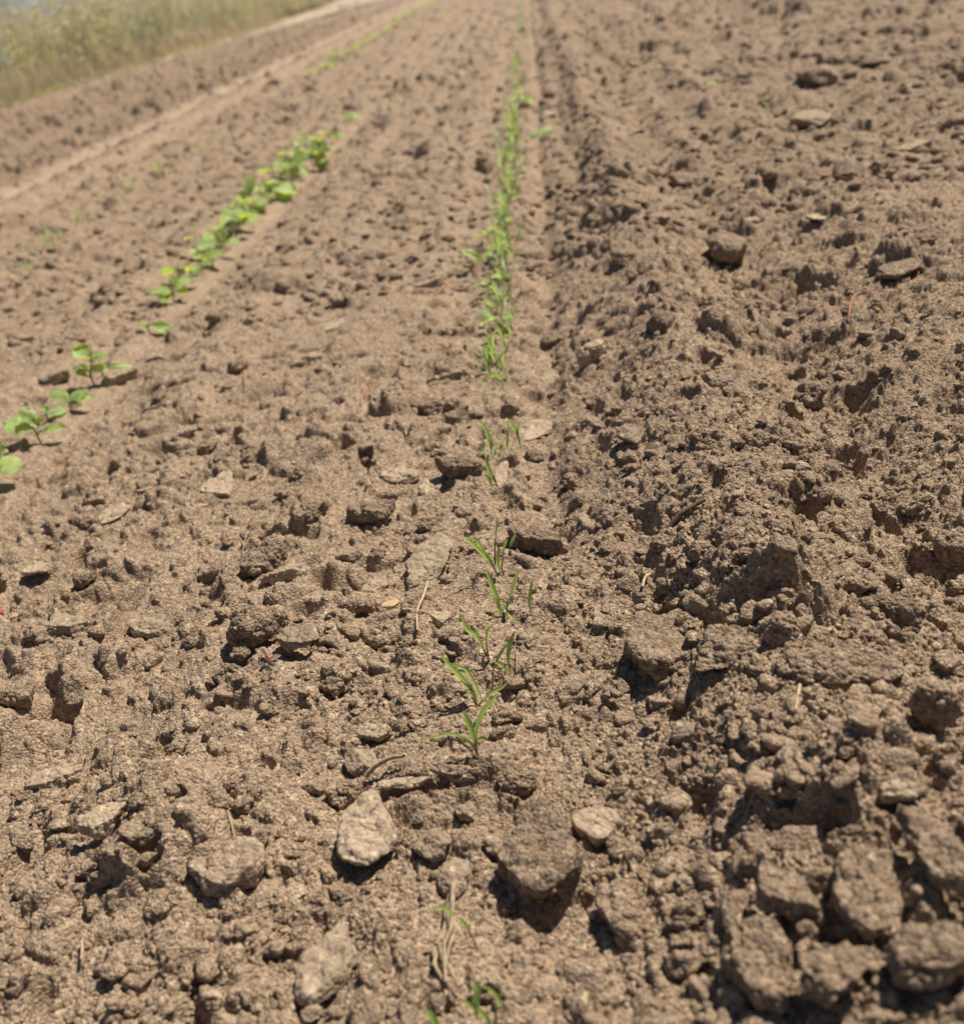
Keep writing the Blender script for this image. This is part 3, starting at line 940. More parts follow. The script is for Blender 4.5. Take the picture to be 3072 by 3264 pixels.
# crumbs nobody could count, one mesh
vs, fs = [], []; b = 0
for (lvl, NCR, rlo, rhi, pw, ylim) in ((3, 3300, 0.0032, 0.0085, 2.4, 1.9), (2, 13000, 0.0009, 0.0032, 2.4, 1.9), (2, 6000, 0.0045, 0.0130, 2.0, 9.0)):
    farset = ylim > 5
    cr_protos = []
    for i in range(14):
        rr0 = 0.5 * (rlo + rhi) / 2 if lvl == 3 else 1.0
        P, F2 = clod_verts(rc, lvl, .5, .5 * rc.uniform(.65, 1), .5 * rc.uniform(.4, .85), 'cccs'[i % 4])
        P = P / np.abs(P).max(); Q = P * 3 + i
        if lvl == 3 or ylim > 5: P = P * (1 + 0.30 * vn3(Q[:, 0] * .55, Q[:, 1] * .55, Q[:, 2] * .55, 5) + 0.16 * grains3(Q[:, 0] * 1.7, Q[:, 1] * 1.7, Q[:, 2] * 1.7, 5))[:, None]
        cr_protos.append(P)
    uu = rc.uniform(-60, 3130, NCR); vv = 3300 * rc.uniform(0.0, 1.0, NCR) ** 0.75 + 130
    if farset: vv = 1500 * rc.uniform(0.0, 1.0, NCR) ** 0.9 - 30; uu = np.where(vv < 330, rc.uniform(700, 3100, NCR), uu)
    cx_ = np.empty(NCR); cy_ = np.empty(NCR)
    for i in range(NCR): cx_[i], cy_[i], _ = on_plane(uu[i], vv[i], 0.004)
    xr_ = cx_ - ROW; dens = 0.30 + 0.65 * vn(cx_ * 12, cy_ * 12, 900) + 0.40 * (xr_ > .05) + 0.25 * (np.abs(xr_ + .06) < .05) + 0.15 * (cy_ > .6)
    keep = (cy_ < ylim) & (cy_ > (1.15 if farset else -1)) & (cy_ > 0) & (rc.uniform(0, 1, NCR) < dens * 1.3 + 0.35 * farset) & ~((np.abs(cx_ - RADROW - .045) < .02) & (cy_ > .8))
    if lvl == 3: keep &= np.abs(xr_) > 0.012
    cx_, cy_ = cx_[keep], cy_[keep]; cz_ = height(cx_, cy_)
    for i in range(len(cx_)):
        r = rlo + (rhi - rlo) * rc.random() ** pw * (1 if xr_[i] > 0 else .85) * (1 + .25 * min(max(cy_[i] - 1.5, 0), 3) * farset)
        P = rot_np(cr_protos[int(rc.integers(14))], rc.uniform(-.6, .6), rc.uniform(-.6, .6), rc.uniform(0, 6.28)) * r
        vs.append(P + (cx_[i], cy_[i], cz_[i] - 0.05 * r)); fs.append(F2 + b); b += len(P)
tag(link('soil_crumbs', mesh_np('soil_crumbs', np.concatenate(vs), np.concatenate(fs), M['clod'])), 'fine crumbs of dry soil strewn over the tilled bed', None, None, 'stuff')

# ------------------------------------------------------------------ leaves
def ribbon(mb, pts, w, side, fold=0.25, cols=5, tipk=0.55):
    """a narrow leaf along pts (3D), widest at tipk, folded along its midrib"""
    P = [Vector(p) for p in pts]
    # resample with Catmull-Rom
    Q = []
    n = len(P)
    for i in range(n - 1):
        p0, p1, p2, p3 = P[max(i - 1, 0)], P[i], P[i + 1], P[min(i + 2, n - 1)]
        for k in range(5):
            t = k / 5
            Q.append(0.5 * ((2 * p1) + (p2 - p0) * t + (2 * p0 - 5 * p1 + 4 * p2 - p3) * t * t + (3 * p1 - p0 - 3 * p2 + p3) * t ** 3))
    Q.append(P[-1]); m = len(Q); G = []
    for i, p in enumerate(Q):
        t = i / (m - 1)
        tan = (Q[min(i + 1, m - 1)] - Q[max(i - 1, 0)]).normalized()
        sd_ = (side - tan * side.dot(tan)).normalized(); up = tan.cross(sd_)
        if t < tipk: wd = 0.28 + 0.72 * math.sin(math.pi / 2 * t / tipk) ** 1.3
        else: wd = max(math.cos(math.pi / 2 * (t - tipk) / (1 - tipk)) ** 0.75, 0.03)
        for j in range(cols):
            a = (j / (cols - 1)) * 2 - 1
            G.append(p + sd_ * (a * w * wd / 2) + up * (abs(a) * fold * w * wd / 2))
    mb.grid(G, cols)


view_h = Vector((CAM[0][2], CAM[1][2], 0)).normalized()        # horizontal direction back towards the camera


def plane_pt(u, v, base, lean):
    """where the line of sight meets an upright plane through base, leaning by lean"""
    n = Vector((math.cos(rad(lean)) * view_h.x - math.sin(rad(lean)) * view_h.y, math.sin(rad(lean)) * view_h.x + math.cos(rad(lean)) * view_h.y, 0.25)).normalized()
    r = Vector(ray(u, v)); o = Vector((0, 0, CAM_H))
    P = o + r * ((base - o).dot(n) / r.dot(n)); z = hz(P.x, P.y)
    if P.z < z + 0.0012:                      # a leaf that lies in front of its base rests on the soil
        for _ in range(2):
            q = on_plane(u, v, z + 0.002); z = hz(q[0], q[1])
        P = Vector((q[0], q[1], z + 0.002))
    return P


# near carrot seedlings: (tile, base x, base y, label, [leaf: (width mm, lean, points)], [stems])
CARROTS = [
    ('B', 1068, 268, 'carrot seedling with arching leaves, one bent down to the soil', [
        (3.4, 20, [(1066, 268), (1048, 215), (1000, 192), (945, 232), (905, 318)]),
        (2.4, -15, [(1070, 265), (1078, 215), (1050, 176), (1000, 186)]),
        (2.0, 10, [(1066, 262), (1035, 228), (990, 196)])]),
    ('B', 1163, 622, 'two leaved carrot seedling standing against the pale upright crust slab', [
        (3.2, 15, [(1163, 622), (1142, 545), (1118, 498), (1090, 452)]), (2.6, -20, [(1163, 615), (1144, 560), (1143, 510), (1157, 468)])]),
    ('B', 1086, 642, 'thin grey green carrot seedling, a single upright leaf next to the two leaved one', [
        (2.4, -25, [(1088, 642), (1082, 590), (1084, 530), (1090, 472)])]),
    ('B', 990, 650, 'bushy carrot seedling with one tall leaf bending over and several short ones', [
        (3.4, 10, [(995, 640), (980, 580), (955, 510), (913, 460)]), (2.8, 30, [(962, 682), (945, 625), (942, 562)]),
        (3.4, -10, [(995, 655), (992, 610), (990, 562)]), (2.6, 25, [(1072, 655), (1050, 605), (1002, 560)]),
        (2.4, -30, [(1040, 660), (1046, 615), (1057, 580)]), (2.2, 5, [(1000, 655), (1020, 640), (1005, 640)])]),
    ('B', 993, 862, 'slender carrot seedling with one tall blade and a small curled leaf at its foot', [
        (3.4, 12, [(993, 862), (985, 775), (964, 710), (974, 655)]), (2.4, -20, [(991, 850), (976, 800), (940, 778)])]),
    ('B', 1030, 1350, 'sharp carrot seedling with a tall purple stem and leaves spreading to one side', [
        (3.2, 15, [(1022, 1350), (985, 1285), (912, 1212), (835, 1136)]), (2.4, -10, [(1018, 1278), (950, 1232), (905, 1165), (838, 1138)]),
        (2.6, 10, [(1042, 1352), (1026, 1270), (1038, 1188)]), (1.9, -20, [(1060, 1232), (1066, 1190), (1085, 1145)]),
        (2.2, 30, [(1098, 1196), (1112, 1160), (1136, 1122)]), (1.6, 0, [(1014, 1150), (1020, 1080), (1022, 1022)])],
     [[(1012, 1300), (1010, 1230), (1014, 1150)], [(1060, 1352), (1050, 1320), (1060, 1230)]]),
    ('B', 1060, 1600, 'spreading carrot seedling whose lowest leaf crosses in front of its stems', [
        (3.4, 12, [(1048, 1592), (1022, 1500), (985, 1405), (962, 1333)]), (2.4, -18, [(1085, 1512), (1110, 1455), (1130, 1380), (1164, 1330)]),
        (2.6, 15, [(1072, 1612), (1076, 1550), (1106, 1508)]), (2.2, -5, [(1152, 1638), (1075, 1580), (994, 1553)]),
        (2.0, 20, [(1078, 1545), (1030, 1508), (968, 1480)])], [[(1072, 1612), (1078, 1560), (1085, 1512)]]),
    ('B', 1222, 1582, 'lone upright carrot blade standing apart from the row', [(2.4, 10, [(1222, 1582), (1212, 1500), (1232, 1380)])]),
    ('B', 975, 1862, 'carrot seedling with two long curved leaves on reddish stems', [
        (3.6, 12, [(950, 1810), (905, 1720), (850, 1680), (814, 1592)]), (1.8, -15, [(962, 1770), (960, 1720), (975, 1675), (1016, 1645)])],
     [[(978, 1865), (968, 1835), (945, 1800)], [(976, 1862), (968, 1815), (962, 1768)], [(930, 1870), (945, 1840), (965, 1825)]]),
    ('B', 1098, 1925, 'dark carrot blade curving upward beside the fine loose rootlet', [(2.8, 10, [(1098, 1925), (1088, 1830), (1105, 1745), (1126, 1688)])]),
    ('B', 1000, 1990, 'leggy carrot seedling whose thin stems lean together behind the broad leaved one', [
        (2.0, 8, [(1000, 1920), (1035, 1830), (1086, 1758)]), (2.2, -12, [(1085, 1938), (1052, 1890), (1004, 1868)])],
     [[(995, 1995), (998, 1950), (1000, 1915)]]),
    ('E', 903, 132, 'broad leaved carrot seedling with two long leaves falling to one side', [
        (3.8, 14, [(903, 132), (880, 60), (815, -25), (750, -95), (690, -170)]), (2.6, -12, [(935, 100), (890, 0), (830, -80), (705, -110)]),
        (2.2, 20, [(903, 130), (892, 70), (860, 40), (818, 44)]), (2.4, -15, [(940, 112), (985, 60), (1040, 35), (1085, -2)])],
     [[(903, 132), (890, 105), (880, 90)], [(900, 125), (925, 120), (940, 100)]]),
    ('E', 908, 428, 'low carrot seedling with one leaf stretched flat over the soil and one upright', [
        (2.4, 14, [(885, 380), (830, 322), (735, 305), (640, 325), (556, 342)]), (3.6, -10, [(895, 372), (880, 295), (848, 222), (825, 164)]),
        (2.8, -22, [(902, 330), (905, 270), (930, 190), (975, 128), (1032, 62)]), (2.2, 12, [(905, 330), (945, 322), (970, 342)]),
        (2.6, 10, [(890, 370), (850, 340), (790, 310)])], [[(910, 428), (898, 395), (885, 365)], [(908, 425), (905, 380), (902, 330)], [(905, 425), (850, 375), (750, 310)]]),
    ('E', 905, 1530, 'wilting carrot seedling lying over the dead root with a bent purple stem', [
        (3.0, 14, [(770, 1362), (740, 1330), (690, 1318), (635, 1322)]), (2.6, 0, [(858, 1450), (830, 1405), (800, 1378)])],
     [[(908, 1535), (885, 1490), (858, 1450)]]),
    ('E', 925, 2040, 'blurred carrot seedling nearest the camera with crossing leaves', [
        (3.0, 5, [(905, 1960), (895, 1880), (908, 1790), (870, 1724)]), (3.6, -12, [(1000, 2060), (960, 1960), (880, 1890), (806, 1850)]),
        (2.2, 12, [(1062, 1910), (1030, 1850), (990, 1800), (935, 1765)])]),
    ('E', 700, 2070, 'single blurred carrot leaf at the bottom edge of the photo', [(3.6, 8, [(700, 2070), (650, 1965), (602, 1898)])]),
]


def carrot(t, bx, by, label, leaves, stems=()):
    u, v = px(t, bx, by); x, y, z, _ = on_soil(u, v); z = hz(x, y)
    base = Vector(on_plane(u, v, z)[:2] + (z,))
    th = thing('carrot_seedling', base, label, 'carrot seedling', 'carrot seedlings of the centre row')
    for (w, lean, pts) in leaves:
        P = [plane_pt(*px(t, a, b), base, lean) - base for a, b in pts]
        if (Vector(pts[0]) - Vector((bx, by))).length < 14: P[0] = P[0] + Vector((0, 0, -0.002))
        tan = (P[-1] - P[0]).normalized(); side = tan.cross(view_h)
        side = (side + view_h * 0.25).normalized()
        mb = MB(); ribbon(mb, P, w * 0.00090, side, 0.3); link('leaf', mb.mesh('leaf', M['carrot']), th)
    for pts in stems:
        P = [plane_pt(*px(t, a, b), base, 5) - base for a, b in pts]
        P[0] = P[0] + Vector((0, 0, -0.002)) if abs(pts[0][1] - by) < 14 else P[0]
        mb = MB(); mb.tube(P, [0.0006, 0.0005, 0.00045][:len(P)]); link('stem', mb.mesh('stem', M['stem_purple']), th)
    return th


for c_ in CARROTS: carrot(*c_)

# the dense stretch of the row: copies of a few seedlings
rp = random.Random(3)


def make_carrot_proto(k):
    root = thing('carrot_seedling', (0, 0, 0), 'x', 'carrot seedling')
    nl = 3 + k % 3
    for i in range(nl):
        a = rp.uniform(0, 6.28); L_ = rp.uniform(0.018, 0.036); out = rp.uniform(0.15, 0.8)
        pts = []
        for s_ in range(5):
            q_ = s_ / 4; rr = L_ * out * q_ ** 1.5
            pts.append((rr * math.cos(a), rr * math.sin(a), L_ * (q_ * (1 - 0.25 * out * q_)) - 0.003))
        mb = MB(); ribbon(mb, pts, rp.uniform(0.0018, 0.003), Vector((-math.sin(a), math.cos(a), 0)), 0.3, 3)
        link('leaf', mb.mesh('leaf', M['carrot']), root)
    mb = MB(); mb.tube([(0, 0, -0.004), (0.0005, 0, 0.004), (0, 0.0005, 0.008)], [0.0007, 0.0006, 0.0004]); link('stem', mb.mesh('stem', M['stem_purple']), root)
    return root


def copy_tree(o, parent=None, kids=None):
    c = o.copy(); C.objects.link(c)
    if parent: c.parent = parent
    for ch in list(kids if kids is not None else o.children): copy_tree(ch, c)
    return c


def place(proto, used, x, y, z, rz, sc, label, cat, grp, tilt=0.0):
    if id(proto) not in used: used.add(id(proto)); o = proto
    else: o = copy_tree(proto)
    o.location = (x, y, z); o.rotation_euler = (rp.uniform(-tilt, tilt), rp.uniform(-tilt, tilt), rz); o.scale = (sc, sc, sc)
    return tag(o, label, cat, grp)


cprot = [make_carrot_proto(k) for k in range(6)]; used = set()
GR = 'carrot seedlings of the centre row'


def carrots_along(y0, y1, n, label, jit=0.008, sc=1.0, X0=ROW, grp=GR, drift=None):
    for i in range(n):
        yy = y0 + (y1 - y0) * (i + rp.uniform(0, 1)) / n
        xx = X0 + rp.gauss(0, jit)
        place(cprot[(i + rp.randrange(2)) % 6], used, xx, yy, hz(xx, yy), rp.uniform(0, 6.28), sc * rp.uniform(0.75, 1.15), label, 'carrot seedling', grp, 0.25)


carrots_along(0.84, 1.17, 32, 'thin carrot seedling in the slightly blurred stretch uphill of the arching seedling', 0.007, 0.9)
carrots_along(1.18, 1.50, 28, 'thin carrot seedling in the blurred stretch around the two broad weed leaves')
carrots_along(1.50, 2.35, 48, 'carrot seedling in the thick green stretch high in the centre row', 0.011, 1.2)
carrots_along(2.3, 3.9, 34, 'faint carrot seedling in the sparse stretch near the top of the photo', 0.012, 1.1)
carrots_along(4.2, 9.0, 40, 'far carrot seedling, only a blurred green speck at the top of the centre row', 0.012, 1.1)
carrots_along(1.95, 3.3, 26, 'tiny faint seedling in the sparse outer row beyond the radish row', 0.02, 1.05, -1.045, 'faint seedlings of the outer row')
carrots_along(1.65, 1.95, 8, 'tiny faint seedling of the outer row near the edge of the photo', 0.02, 1.0, -1.02, 'faint seedlings of the outer row')


# ------------------------------------------------------------------ broad leaves
def broad_leaf(mb, a, b, w, nrm, notch=0.12, cup=0.10, droop=0.15, n=9, m=7):
    """heart-shaped seed leaf from a (attachment) to b (tip)"""
    a = Vector(a); b = Vector(b); ax = b - a; L_ = ax.length; t = ax.normalized()
    nrm = (nrm - t * nrm.dot(t)).normalized(); sd_ = t.cross(nrm); G = []
    ph = random.uniform(0, 6.28); wv = random.uniform(.03, .075); cup *= random.uniform(-.3, 2.2); droop *= random.uniform(.2, 2.2)
    for i in range(n):
        q_ = i / (n - 1)
        wd = w / 2 * (math.sin(math.pi * min(q_ * 0.93 + 0.05, 1)) ** 0.62) * (0.72 + 0.42 * q_)
        if i == n - 1: wd *= 0.9
        for j in range(m):
            s_ = (j / (m - 1)) * 2 - 1
            back = notch * L_ * q_ ** 6 * (1 - abs(s_)) ** 1.5
            fwd = -0.10 * L_ * abs(s_) ** 2 * q_
            p = a + t * (L_ * q_ - back + fwd) + sd_ * (s_ * wd) + nrm * (cup * w * s_ * s_ - droop * L_ * q_ ** 2 + wv * w * math.sin(6 * q_ + 4 * s_ + ph) + 0.5 * wv * w * math.sin(11 * s_ + 9 * q_ + ph))
            G.append(p)
    mb.grid(G, m)


def leafed(name, label, cat, grp, base, leaves, leafm='radish', petm='petiole', sr=0.0011, stemm='radstem'):
    """leaves: (attach, tip, width, normal) relative to base; petioles run from the stem top"""
    th = thing(name, base, label, cat, grp)
    top = Vector((0, 0, 0.010 if sr > .0009 else 0.003))
    mb = MB(); mb.tube([(0, 0, -0.006), (0.0004, 0, 0.003), top], [sr * 1.2, sr, sr]); link('stem', mb.mesh('stem', M[stemm]), th)
    for (a, b, w, nr_) in leaves:
        mb = MB(); broad_leaf(mb, a, b, w, nr_); lf = link('leaf', mb.mesh('leaf', M[leafm]), th)
        mid = top.lerp(Vector(a), 0.5) + Vector((0, 0, 0.002))
        e = Vector(a).lerp(Vector(b), 0.35)
        mb = MB(); mb.tube([top - Vector((0, 0, .001)), mid, a, e], [sr * .75, sr * .65, sr * .6, sr * .25]); link('petiole', mb.mesh('petiole', M[petm]), lf)
    return th


def traced_plant(name, t, bx, by, leaves, label, cat, grp, **k):
    """leaves: (attach x, y, tip x, y, width px, lean)"""
    u, v = px(t, bx, by); x, y, z, _ = on_soil(u, v); z = hz(x, y); base = Vector((x, y, z)); L_ = []
    dep = on_plane(u, v, z)[2]
    for (ax, ay, bx2, by2, w, up) in leaves:
        # a leaf seen from above: the tip is found on a level plane at the height of the attachment, so it lies open to the sky
        a = plane_pt(*px(t, ax, ay), base, 0)
        r = Vector(ray(*px(t, bx2, by2))); o = Vector((0, 0, CAM_H))
        nn = (Vector((0, 0, 1)) * up + view_h * (1 - up)).normalized()
        b = o + r * ((a - o).dot(nn) / r.dot(nn))
        nrm = (Vector((0, 0, 1)) * .8 + view_h * .35)
        L_.append((a - base, a - base + (b - a) * 1.12, w * 1.25 * ZK * dep / FPX, nrm))
    return leafed(name, label, cat, grp, base, L_, **k)


RG = 'radish seedlings of the near row'
traced_plant('radish_seedling', 'A', -60, 790, [(-40, 700, 10, 585, 130, .35), (-30, 740, 105, 690, 125, .5)],
             'radish seedling cut by the edge of the photo, two large pale leaves', 'radish seedling', RG)
traced_plant('radish_seedling', 'A', 240, 600, [(185, 500, 25, 470, 125, .5), (185, 480, 125, 395, 95, .35), (225, 500, 212, 440, 75, .3), (262, 525, 378, 495, 62, .5)],
             'radish seedling with a big round leaf reaching the photo edge, nearest whole plant', 'radish seedling', RG)
traced_plant('radish_seedling', 'A', 285, 470, [(275, 430, 370, 380, 70, .5), (270, 420, 255, 375, 50, .4)],
             'small radish seedling squeezed behind the big round leaf', 'radish seedling', RG)
traced_plant('radish_seedling', 'A', 425, 420, [(400, 345, 295, 285, 80, .45), (415, 340, 490, 280, 75, .4), (430, 340, 528, 310, 60, .5), (420, 360, 445, 345, 70, .35)],
             'radish seedling with star shaped spread of four leaves, second whole plant', 'radish seedling', RG)
traced_plant('radish_seedling', 'A', 550, 262, [(535, 100, 430, 45, 95, .4), (540, 105, 610, 60, 70, .3), (520, 170, 415, 150, 60, .6), (530, 165, 628, 150, 65, .6), (500, 205, 450, 160, 45, .3)],
             'tallest near radish seedling with leaves in two tiers on pale stems', 'radish seedling', RG)
traced_plant('radish_seedling', 'A', 600, 200, [(650, 130, 760, 140, 50, .6)],
             'single drooping radish leaf just uphill of the tallest near seedling', 'radish seedling', RG)
traced_plant('radish_seedling', 'I', 875, 1950, [(890, 1900, 1015, 1925, 70, .6), (885, 1880, 960, 1900, 60, .4), (868, 1900, 800, 1870, 40, .4)],
             'lone small radish seedling in the gap of the near row', 'radish seedling', RG)
for (bx, by, lv, lb) in [
    (1020, 1770, [(1000, 1690, 855, 1670, 60, .6), (1020, 1680, 1100, 1600, 70, .4), (1010, 1720, 920, 1730, 85, .5), (1030, 1700, 1095, 1700, 50, .5), (1010, 1670, 1010, 1600, 50, .3)], 'wide flat radish seedling opening the dense clump of the near row'),
    (1180, 1600, [(1170, 1560, 1110, 1570, 70, .5), (1180, 1550, 1240, 1540, 90, .5), (1185, 1510, 1300, 1460, 80, .5), (1180, 1500, 1130, 1480, 60, .4)], 'low radish seedling second in the dense clump, pale open leaves'),
    (1290, 1500, [(1250, 1440, 1165, 1380, 120, .4), (1280, 1420, 1290, 1330, 80, .3), (1310, 1410, 1390, 1400, 70, .5), (1250, 1450, 1200, 1440, 60, .5)], 'radish seedling with a broad pale leaf facing the camera, third in the clump'),
    (1400, 1360, [(1370, 1280, 1315, 1210, 80, .4), (1380, 1290, 1430, 1200, 90, .4), (1400, 1290, 1500, 1250, 80, .5), (1390, 1300, 1350, 1300, 90, .5)], 'radish seedling in the middle of the clump, above a pinkish stem'),
    (1470, 1250, [(1440, 1180, 1390, 1120, 90, .4), (1450, 1150, 1450, 1010, 60, .2), (1470, 1180, 1560, 1160, 80, .5), (1480, 1200, 1530, 1230, 80, .5)], 'radish seedling with one leaf standing straight up, in the clump'),
    (1590, 1160, [(1560, 1110, 1500, 1070, 80, .4), (1590, 1100, 1720, 1090, 100, .5), (1600, 1120, 1690, 1170, 80, .5), (1580, 1090, 1570, 1040, 60, .3)], 'radish seedling with whitish shining leaves above the clump middle'),
    (1700, 1060, [(1690, 980, 1630, 920, 80, .4), (1700, 970, 1760, 880, 90, .3), (1710, 1000, 1790, 980, 80, .5), (1690, 1010, 1640, 990, 80, .5), (1700, 1020, 1730, 1030, 60, .5)], 'dark leafy radish seedling in the upper clump'),
    (1830, 1000, [(1800, 920, 1770, 860, 80, .4), (1830, 900, 1880, 820, 90, .3), (1830, 930, 1900, 920, 90, .5), (1830, 960, 1890, 970, 70, .5)], 'last full radish seedling of the upper clump'),
]:
    traced_plant('radish_seedling', 'I', bx, by, lv, lb, 'radish seedling', RG)
traced_plant('radish_seedling', 'H', 20, 985, [(15, 900, -40, 840, 90, .4), (20, 890, 45, 850, 70, .4), (10, 940, 30, 980, 60, .5)], 'radish seedling touching the end of the clump, half pale half dark', 'radish seedling', RG)
traced_plant('radish_seedling', 'H', 100, 830, [(95, 800, 60, 790, 60, .4), (95, 795, 120, 770, 60, .4)], 'tiny yellow green radish seedling past the end of the clump', 'radish seedling', RG)
traced_plant('radish_seedling', 'H', 185, 720, [(180, 690, 135, 660, 60, .5), (185, 690, 225, 660, 60, .5)], 'last radish seedling of the near row, small and blurred', 'radish seedling', RG)

# weeds with broad seed leaves
traced_plant('weed_seedling', 'H', 935, 1530, [(920, 1515, 830, 1440, 55, .2), (940, 1510, 990, 1465, 50, .3)], 'weed seedling with two yellow green ear shaped leaves beside the carrot row', 'weed', 'small weeds on the bed', sr=0.0006)
traced_plant('weed_seedling', 'H', 1190, 850, [(1220, 800, 1345, 715, 50, .3), (1200, 790, 1260, 760, 35, .3)], 'long leaved weed leaning away from the carrot row toward the bank', 'weed', 'small weeds on the bed', sr=0.0006)
traced_plant('weed_seedling', 'H', 1150, 600, [(1140, 580, 1100, 560, 50, .4), (1160, 570, 1200, 560, 60, .4), (1180, 590, 1240, 580, 50, .4)], 'bright yellow green weed crowning the thick carrot stretch', 'weed', 'small weeds on the bed', sr=0.0006)
for (t, bx, by, lb) in [('G', 80, 400, 'pale blurred weed leaf nearest the groove on the far bank'), ('G', 375, 420, 'blurred yellow green weed on the far bank'),
                        ('G', 405, 500, 'blurred whitish green weed just below the yellow green one'), ('G', 740, 595, 'small olive weed on the rim of a dark hollow far up the bank')]:
    traced_plant('weed_seedling', t, bx, by, [(bx - 3, by - 12, bx - 28, by - 22, 26, .5), (bx + 3, by - 12, bx + 26, by - 26, 26, .5)], lb, 'weed', 'small weeds on the bed', sr=0.0005)
traced_plant('weed_seedling', 'A', 1562, 1860, [(1558, 1848, 1515, 1790, 26, .6), (1570, 1848, 1632, 1825, 26, .6), (1552, 1862, 1520, 1898, 24, .6), (1572, 1862, 1602, 1892, 22, .6), (1562, 1868, 1590, 1905, 20, .6)],
             'tiny star shaped weed with grey green leaves and a pink centre', 'weed', 'small weeds on the bed', leafm='weed', petm='rust', sr=0.0005, stemm='rust')
traced_plant('weed_seedling', 'A', 30, 1205, [(25, 1195, 5, 1180, 20, .6), (35, 1192, 60, 1180, 24, .6)], 'tiny two leaved green weed at the photo edge below the radishes', 'weed', 'small weeds on the bed', sr=0.0005)

# far radish row: four seedlings copied
rprot = []
for k in range(4):
    L_ = []
    for i in range(4 + k % 2):
        a = i * 1.55 + rp.uniform(-.4, .4); d = Vector((math.cos(a), math.sin(a), 0)); r0 = rp.uniform(.008, .016); z0 = rp.uniform(.015, .032)
        at = d * r0 + Vector((0, 0, z0)); tp = d * (r0 + rp.uniform(.02, .03)) + Vector((0, 0, z0 + rp.uniform(-.004, .010)))
        L_.append((at, tp, rp.uniform(.017, .026), Vector((0, 0, 1))))
    rprot.append(leafed('radish_seedling', 'x', 'radish seedling', 'x', (0, 0, 0), L_))
used2 = set()
for i in range(16):
    yy = 0.92 + 1.9 * (i + rp.uniform(0, .9)) / 16.0; xx = ROW + rp.gauss(0, .010)
    place(rprot[i % 4], used2, xx, yy, hz(xx, yy), rp.uniform(0, 6.28), rp.uniform(.38, .62), 'small broad leaved seedling mixed into the blurred stretch of the carrot row', 'weed', 'broad leaved seedlings mixed into the carrot row').name = 'weed_seedling'
for i in range(11):
    yy = 1.40 + (2.6 - 1.40) * (i + rp.uniform(0, .9)) / 11.0; xx = RADROW + rp.gauss(0, .010)
    place(rprot[i % 4], used2, xx, yy, hz(xx, yy), rp.uniform(0, 6.28), rp.uniform(.95, 1.35), 'crowded radish seedling filling the blurred clump of the near row', 'radish seedling', 'radish seedlings crowding the near row')
for i in range(46):
    yy = 4.9 * (14.0 / 4.9) ** ((i + rp.uniform(0, .8)) / 46.0)
    xx = FARROW - 0.02 * (yy > 8) + rp.gauss(0, .012)
    lb = 'blurred radish seedling in the nearer half of the far outer row' if yy < 8 else 'blurred radish seedling in the farthest stretch of the outer row'
    place(rprot[i % 4], used2, xx, yy, hz(xx, yy, True), rp.uniform(0, 6.28), rp.uniform(.9, 1.3), lb, 'radish seedling', 'radish seedlings of the outer row')

# ------------------------------------------------------------------ straw, needles, roots, bits
def strand(name, t, pts, r0, r1, mat, label, cat, grp=None, lift=0.0015, flat=None, n=6):
    W_ = []
    for (a, b) in pts:
        u, v = px(t, a, b); x, y, z, _ = on_soil(u, v); z = hz(x, y) + lift
        W_.append(Vector((x, y, z)))
    # smooth the heights so that it lies over the crumbs
    for _ in range(2):
        for i in range(1, len(W_) - 1): W_[i].z = max(W_[i].z, (W_[i - 1].z + W_[i + 1].z) / 2)
    Q = []
    m = len(W_)
    for i in range(m - 1):
        p0, p1, p2, p3 = W_[max(i - 1, 0)], W_[i], W_[i + 1], W_[min(i + 2, m - 1)]
        for k in range(5):
            q_ = k / 5; Q.append(0.5 * ((2 * p1) + (p2 - p0) * q_ + (2 * p0 - 5 * p1 + 4 * p2 - p3) * q_ * q_ + (3 * p1 - p0 - 3 * p2 + p3) * q_ ** 3))
    Q.append(W_[-1]); o_ = Q[0].copy(); Q = [q_ - o_ for q_ in Q]
    mb = MB(); mb.tube(Q, [r0 + (r1 - r0) * i / (len(Q) - 1) for i in range(len(Q))], n)
    return tag(link(name, mb.mesh(name, M[mat]), None, o_), label, cat, grp)


NG = 'fallen pine needles'
for t, pts, lb in [
    ('G', [(1200, 1885), (1225, 1810), (1290, 1770), (1400, 1755), (1535, 1755)], 'long orange pine needle curving over the right bank'),
    ('G', [(1640, 590), (1700, 640)], 'short orange pine needle at the far right edge'),
    ('G', [(1690, 560), (1705, 615)], 'second short orange needle crossing at the far right edge'),
    ('G', [(910, 1000), (1000, 1020), (1100, 1050), (1210, 1100)], 'thin straw coloured needle high on the bank'),
    ('G', [(1520, 1310), (1470, 1380)], 'small ochre needle near the right edge'),
    ('B', [(235, 380), (270, 310), (330, 265), (420, 238)], 'buff orange pine needle arched over a small clod left of the row'),
    ('H', [(665, 1735), (720, 1680), (770, 1630)], 'reddish pine needle lying beside the wide pale plate'),
    ('A', [(1435, 190), (1432, 260), (1455, 345)], 'orange pine needle uphill of the knobbly clod'),
    ('A', [(1145, 480), (1190, 500), (1262, 510)], 'reddish pine needle lying over a dark gap'),
    ('H', [(1030, 1600), (1050, 1660)], 'orange needle caught in the carrot row')]:
    strand('pine_needle', t, pts, 0.0006 if t != 'A' else .0007, 0.0004, 'needle', lb, 'pine needle', NG, 0.003)
SG = 'pieces of dry straw'
